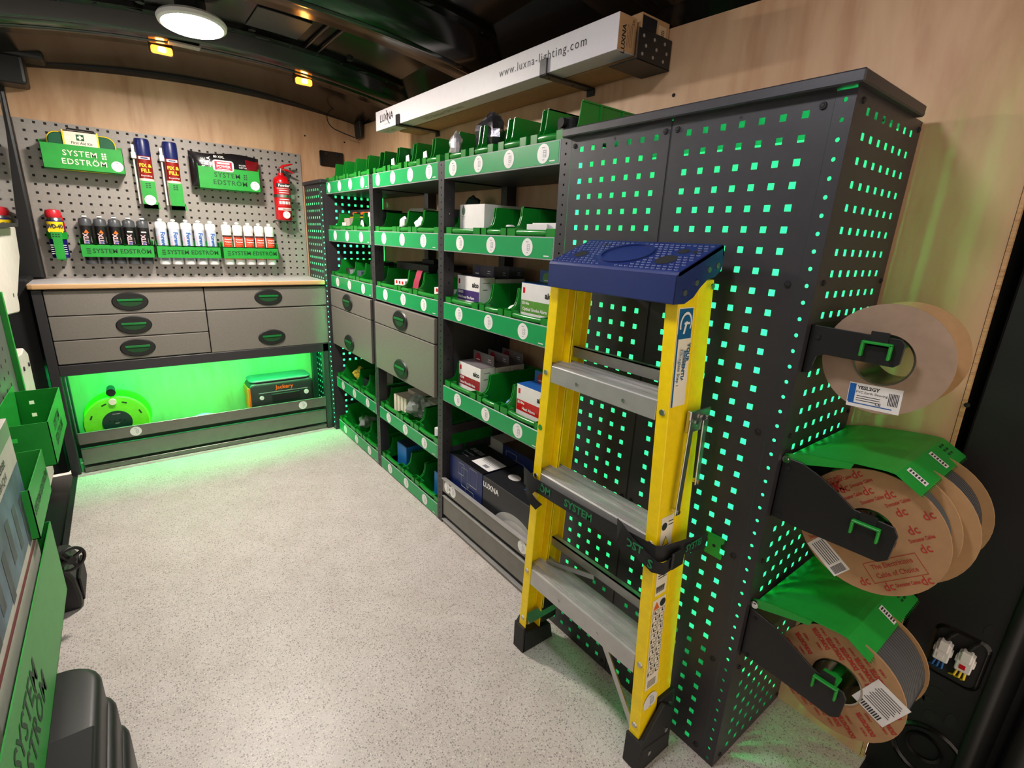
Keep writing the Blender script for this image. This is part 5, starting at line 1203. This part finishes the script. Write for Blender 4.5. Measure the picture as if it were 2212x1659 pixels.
R2b = spool('plain cardboard reel behind, half hidden under the upper green cover', -.474, .722, .122, .146, .250, .043, KRAFT, CABLE, .106)
R3 = spool('cardboard reel covered in rows of red lettering, lowest on the cabinet side', -.476, .388, .113, .052, .190, .044, MATS['brown_reel_card'], CABLE, .108)
l = MB(); rv, uv = rot2(2.45); cc = (-.476, .388)
for row in range(-8, 9):
    b = row*.0138
    for col in range(-2, 3):
        a = col*.068+(row % 3)*.023
        for s, da, sz, w, of in (('DONCASTER', -.012, .0135, .044, .0007), ('CABLES', .021, .0066, .016, .0002)):
            aa = a+da; rad = [math.hypot(aa+k, b) for k in (-w/2, w/2)]
            if max(rad) > .111 or min(rad+[math.hypot(aa, b)]) < .053: continue
            l.text(s, sz, rp(cc, aa, b), rv, uv, of, maxw=w)
o = l.build('red_print', REDINK, R3); o['kind'] = 'stuff'
l = MB(); rv, uv = rot2(2.72); c = (-.548, .400); l.card(rp(c, 0, 0), rv, uv, .062, .074, .0009); l.m = 1
for q in range(9): l.card(rp(c, -.002, -.026+q*.005), rv, uv, .040+.004*(q % 3), .0016, .0014)
for q in range(10): l.card(rp(c, -.018+q*.004, .028), rv, uv, .0022, .012, .0014)
l.build('paper_label', [WHITEB, INK], R3)
# black bracket arms, green clips, green covers
def arm(lab, poly, clip, zc):
    t = thing('reel_bracket', lab, 'bracket', (.02, -.40, min(p[1] for p in poly)), 'black reel brackets')
    MB().prism(poly, 'x', .016, .020).build('arm_plate', BLACKP, t, bevel=.001)
    ys = [p[0] for p in poly]; zs_ = [p[1] for p in poly]
    MB().prism([(a, b) for a, b in poly], 'x', .286, .290).build('rear_arm_plate', BLACKP, t)
    MB().box(.016, .29, -.3045, -.3022, min(zs_), max(zs_)).build('mounting_flange', BLACKP, t)
    cy, cz = clip
    m = MB().box(.006, .016, cy-.022, cy-.018, cz-.022, cz+.004); m.box(.006, .016, cy+.018, cy+.022, cz-.022, cz+.004); m.box(.006, .016, cy-.022, cy+.022, cz+.001, cz+.005); m.box(.016, .05, cy-.016, cy+.016, cz-.004, cz+.004); m.build('green_clip', GREENP, t, bevel=.001)
    MB().box(.0145, .0165, cy-.013, cy+.013, cz+.004, cz+.022).build('notch', MATTE, t)
    MB().cyl((.02, cy, cz-.012), (.288, cy, cz-.012), .009, n=12).build('axle_bar', GREENP, t, smooth=40)
    m = MB()
    for z_ in (max(zs_)-.02, min(zs_)+.012): m.cyl((.016, -.318, z_), (.013, -.318, z_), .004, n=10)
    m.build('rivet', MATTE, t)
    return t
arm('short black bracket arm holding the topmost cable reel', [(-.302, .994), (-.316, .996), (-.322, 1.028), (-.334, 1.034), (-.438, 1.033), (-.446, 1.040), (-.447, 1.073), (-.440, 1.080), (-.302, 1.084)], (-.410, 1.066), 0)
arm('long black bracket arm under the upper green cover', [(-.302, .690), (-.355, .687), (-.49, .690), (-.504, .702), (-.508, .75), (-.500, .764), (-.470, .766), (-.437, .769), (-.405, .79), (-.372, .808), (-.340, .820), (-.302, .822)], (-.462, .748), 0)
arm('long black bracket arm under the lower green cover', [(-.302, .341), (-.40, .337), (-.488, .332), (-.502, .344), (-.505, .39), (-.497, .402), (-.465, .404), (-.435, .414), (-.40, .432), (-.36, .450), (-.302, .462)], (-.468, .400), 0)
def cover(lab, z, nst):
    t = thing('reel_cover', lab, 'cover', (.17, -.41, z), 'green reel covers')
    m = MB(); S_ = [(-.312, z+.006), (-.342, z+.019), (-.417, z+.031), (-.465, z+.036), (-.479, z+.0355), (-.519, z+.012)]
    vs_ = []
    for y_, z_ in S_: vs_ += [(.026, y_, z_), (.322, y_, z_), (.322, y_, z_+.002), (.026, y_, z_+.002)]
    k = len(S_)
    m.add(vs_, [(i*4+q, i*4+(q+1) % 4, i*4+4+(q+1) % 4, i*4+4+q) for i in range(k-1) for q in range(4)]+[(3, 2, 1, 0), (4*k-4, 4*k-3, 4*k-2, 4*k-1)]); m.build('cover_sheet', GREENP, t)
    m = MB()
    for q in range(37): m.add([(.028+q*.008, -.518, z+.0125), (.034+q*.008, -.518, z+.0125), (.031+q*.008, -.524, z+.009)], [(0, 1, 2), (2, 1, 0)])
    m.build('serrated_edge', GREENP, t)
    for x_ in (.022, .322):
        MB().prism([(-.304, z+.008), (-.300, z), (-.304, z-.008), (-.312, z-.010), (-.415, z+.020), (-.418, z+.031), (-.342, z+.019)], 'x', x_, x_+.004).build('side_tab', GREENP, t)
    m = MB().cyl((.022, -.311, z), (.014, -.311, z), .008, n=14); m.cyl((.014, -.311, z), (.012, -.311, z), .004, n=8); m.build('pivot_bolt', CHROME, t, smooth=40)
    up = Vector((0, .040, .0235)).normalized()
    for q in range(nst):
        x_ = .075+q*.13 if nst == 2 else .185
        l = MB(); l.card((x_, -.499, z+.0260), XP, up, .019, .036, .0006); l.m = 1
        for a in range(6): l.card((x_, -.499+(a-2.5)*.0046, z+.0260+(a-2.5)*.0027), XP, up, .009+.003*(a % 2), .0028, .001)
        l.build('sticker', [WHITE, INK], t)
    l = MB()
    for a in range(3):
        for b in range(2): l.card((.268+b*.016, -.486-a*.008, z+.0336-a*.0047), XP, up, .010, .004, .0006)
    l.build('cut_out', GREEND, t)
cover('upper sloping green sheet metal cover over two reels', .818, 2)
cover('lower sloping green sheet metal cover above the lowest reel', .474, 1)

# ------------------------------------------------------------------ left side: sliding door with perforated panel and trays
MIR = mat('window_mirror_film', (196, 202, 208), .04, 1.)
t = thing('door_window', 'reflective dark sliding door window at the left edge', 'window', (-1.33, 1.6, 1.19))
m = MB().prism([(-.2, 1.19), (2.16, 1.19), (2.20, 1.205), (2.45, 1.53), (2.57, 1.735), (2.595, 1.86), (-.2, 1.86)], 'x', -1.293, -1.285); m.build('glass', MIR, t)
m = MB().prism([(-.2, 1.175), (2.17, 1.175), (2.21, 1.20), (2.20, 1.205), (2.16, 1.19), (-.2, 1.19)], 'x', -1.296, -1.282); m.build('window_seal', RUB, t)
DW = mat('white_door_trim', (204, 196, 188), .45)
t = thing('door_trim', 'pale rounded sliding door trim panel at the left edge', 'panel', (-1.33, 1.5, .55))
P = [(-.2, 1.172), (2.36, 1.172), (2.30, 1.05), (2.05, .93)]+[(1.98+.04*math.cos(a), .93+.05*math.sin(a)-.02) for a in (.2, -.4, -1.1, -1.6)]+[(1.72, .885), (-.2, .885)]
MB().prism(P, 'x', -1.335, -1.312).build('upper_panel', DW, t, bevel=.004)
MB().prism([(-.2, .74), (1.66, .79), (1.76, .735), (1.84, .725), (1.90, .735), (1.97, .70), (1.93, .20), (-.2, .20)], 'x', -1.34, -1.315).build('lower_panel', DW, t, bevel=.004)
m = MB()
for y_, z_ in ((1.92, .665), (1.80, .675), (1.93, .93)): m.cyl((-1.316, y_, z_), (-1.311, y_, z_), .008, n=10)
m.build('trim_clip', RUB, t)
t = thing('door_handle_rod', 'dull yellow grab rod between the door window and the bulkhead board', 'rod', (-1.35, 2.5, 1.16))
MB().tube([(-1.36, 2.52, 1.45), (-1.35, 2.54, 1.30), (-1.345, 2.55, 1.20), (-1.36, 2.56, 1.16)], .018).build('rod', mat('dull_yellow', (150, 108, 30), .5), t, smooth=60)
t = thing('door_panel', 'dark perforated metal panel carrying the green trays on the sliding door', 'panel', (-1.30, .75, .30))
MB().plate('x', -1.302, -1.299, -.15, 1.52, .30, .98, [-.10+.076*i for i in range(21)], [.33+.038*j for j in range(17)], .012).build('sheet', mat('grey_panel', (110, 112, 108), .4, .4), t)
MB().box(-1.309, -1.285, 1.515, 1.535, .30, .985).build('green_edge', GREENP, t); MB().box(-1.309, -1.304, -.15, 1.52, .30, .98).build('dark_sheet', MATTE, t)
def door_tray(lab, y0, y1, z0, z1, x1=-1.19, x0=-1.297, txt=None, sz=.03):
    t = thing('door_tray', lab, 'tray', ((x0+x1)/2, (y0+y1)/2, z0), 'green trays on the sliding door')
    m = MB().box(x1-.002, x1, y0, y1, z0, z1); m.box(x0, x1, y0, y1, z0, z0+.002); m.box(x0, x0+.002, y0, y1, z0, z1+.02); m.build('tray', GREENP, t)
    us_ = [x0+.035, x0+.07]; 
    for y_ in (y0, y1-.002): MB().plate('y', y_, y_+.002, x0, x1, z0, z1, us_[:1], [z0+.045, z1-.04] if z1-z0 > .11 else [z0+.05], .012).build('end_plate', GREENP, t)
    if txt:
        l = MB()
        for s, yc, zc in txt: l.text(s, sz, (x1, yc, zc), YP, ZP, .0008, 1.05)
        l.build('cut_out_lettering', GREEND, t)
    return t
door_tray('farthest green tray with cut-out lettering on the sliding door', 1.042, 1.410, .563, .689, txt=[('SYSTEM', 1.20, .645), ('EDSTRÖM', 1.21, .605)], sz=.040)
door_tray('middle green tray with one line of lettering on the sliding door', .62, .865, .565, .677, txt=[('SYSTEM EDSTRÖM', .74, .622)], sz=.026)
door_tray('nearest long green tray with cut-out lettering on the sliding door', -.10, .758, .345, .535, txt=[('SYSTEM', .225, .47), ('EDSTRÖM', .225, .415)], sz=.062)
t = thing('recorder_carton', 'tall printed carton standing in the nearest green door tray', 'box', (-1.245, .41, .35))
MB().box(-1.285, -1.203, .16, .664, .350, .823).build('carton', mat('printed_carton', (196, 190, 180), .5), t, bevel=.001)
l = MB(); X = -1.203
l.card((X, .412, .805), YP, ZP, .50, .034); l.m = 1; l.card((X, .412, .655), YP, ZP, .50, .15); l.m = 2; l.card((X, .412, .556), YP, ZP, .50, .012); l.m = 3; l.text('AcuSense', .030, (X, .50, .770), YP, ZP, .0002); l.text('DS-7208HQHI', .022, (X, .48, .745), YP, ZP); l.m = 4
for q in range(6): l.card((X, .25+q*.07, .64+.02*math.sin(q*2.3)), YP, ZP, .03, .10+.02*math.cos(q), .0007)
l.build('printed_picture', [mat('sage_print', (120, 150, 118), .5), mat('slate_picture', (84, 108, 124), .5, var=.5, scale=14), mat('dark_red_stripe', (120, 16, 36), .5), INK, mat('dark_slate_picture', (60, 74, 78), .5, var=.4, scale=30)], t)
# black cases on the floor by the door
t = thing('black_case', 'black rounded plastic case on the floor at the bottom left', 'case', (-1.18, .26, 0))
def rcase(t, x0, x1, y0, y1, z0, z1, nm, r=.05):
    MB().prism(rrect(x0, x1, y0, y1, r, 6), 'z', z0, z1).build(nm, BLACKP, t, bevel=.016, seg=3, smooth=50)
rcase(t, -1.275, -1.128, -.05, .530, .0, .300, 'body', .07); rcase(t, -1.270, -1.114, -.045, .515, .02, .225, 'rib_band', .06); rcase(t, -1.268, -1.102, -.04, .50, .0, .15, 'base_band', .055)
MB().box(-1.245, -1.135, .05, .33, .300, .307).build('lid_inset', MATTE, t, bevel=.003)
t = thing('pump_housing', 'small black housing beside the nearest door tray', 'case', (-1.25, 1.28, 0))
MB().prism([(-1.284, 0), (-1.228, 0), (-1.224, .04), (-1.230, .11), (-1.246, .15), (-1.284, .155)], 'y', 1.19, 1.37).build('shell', BLACKP, t, bevel=.01, seg=2)
MB().box(-1.2265, -1.2195, 1.205, 1.355, .02, .105).build('side_rib', MATTE, t, bevel=.003)
t = thing('hand_wheel', 'small black hand wheel above the black housing', 'wheel', (-1.222, 1.125, .18)); cx, cy, cz = -1.222, 1.125, .222
M = Matrix.Translation((cx, cy, cz)) @ Matrix.Rotation(.45, 4, 'Z')
m = MB(); m.M = M; m.ring([(.036+.005*math.cos(a*PI/4), .005*math.sin(a*PI/4)) for a in range(8)], (0, 0, 0), 'y', 28); m.build('rim', BLACKP, t, smooth=60)
m = MB(); m.M = M
for a in range(4): m.cyl((0, 0, 0), (.035*math.cos(a*PI/2+.4), 0, .035*math.sin(a*PI/2+.4)), .005, n=8)
m.cyl((0, -.012, 0), (0, .03, 0), .012, n=14); m.build('spokes', BLACKP, t, smooth=40)
m = MB().tube([(cx, cy+.01, cz), (-1.245, 1.18, .20), (-1.26, 1.24, .15)], .009); m.build('spindle', BLACKP, t, smooth=60)
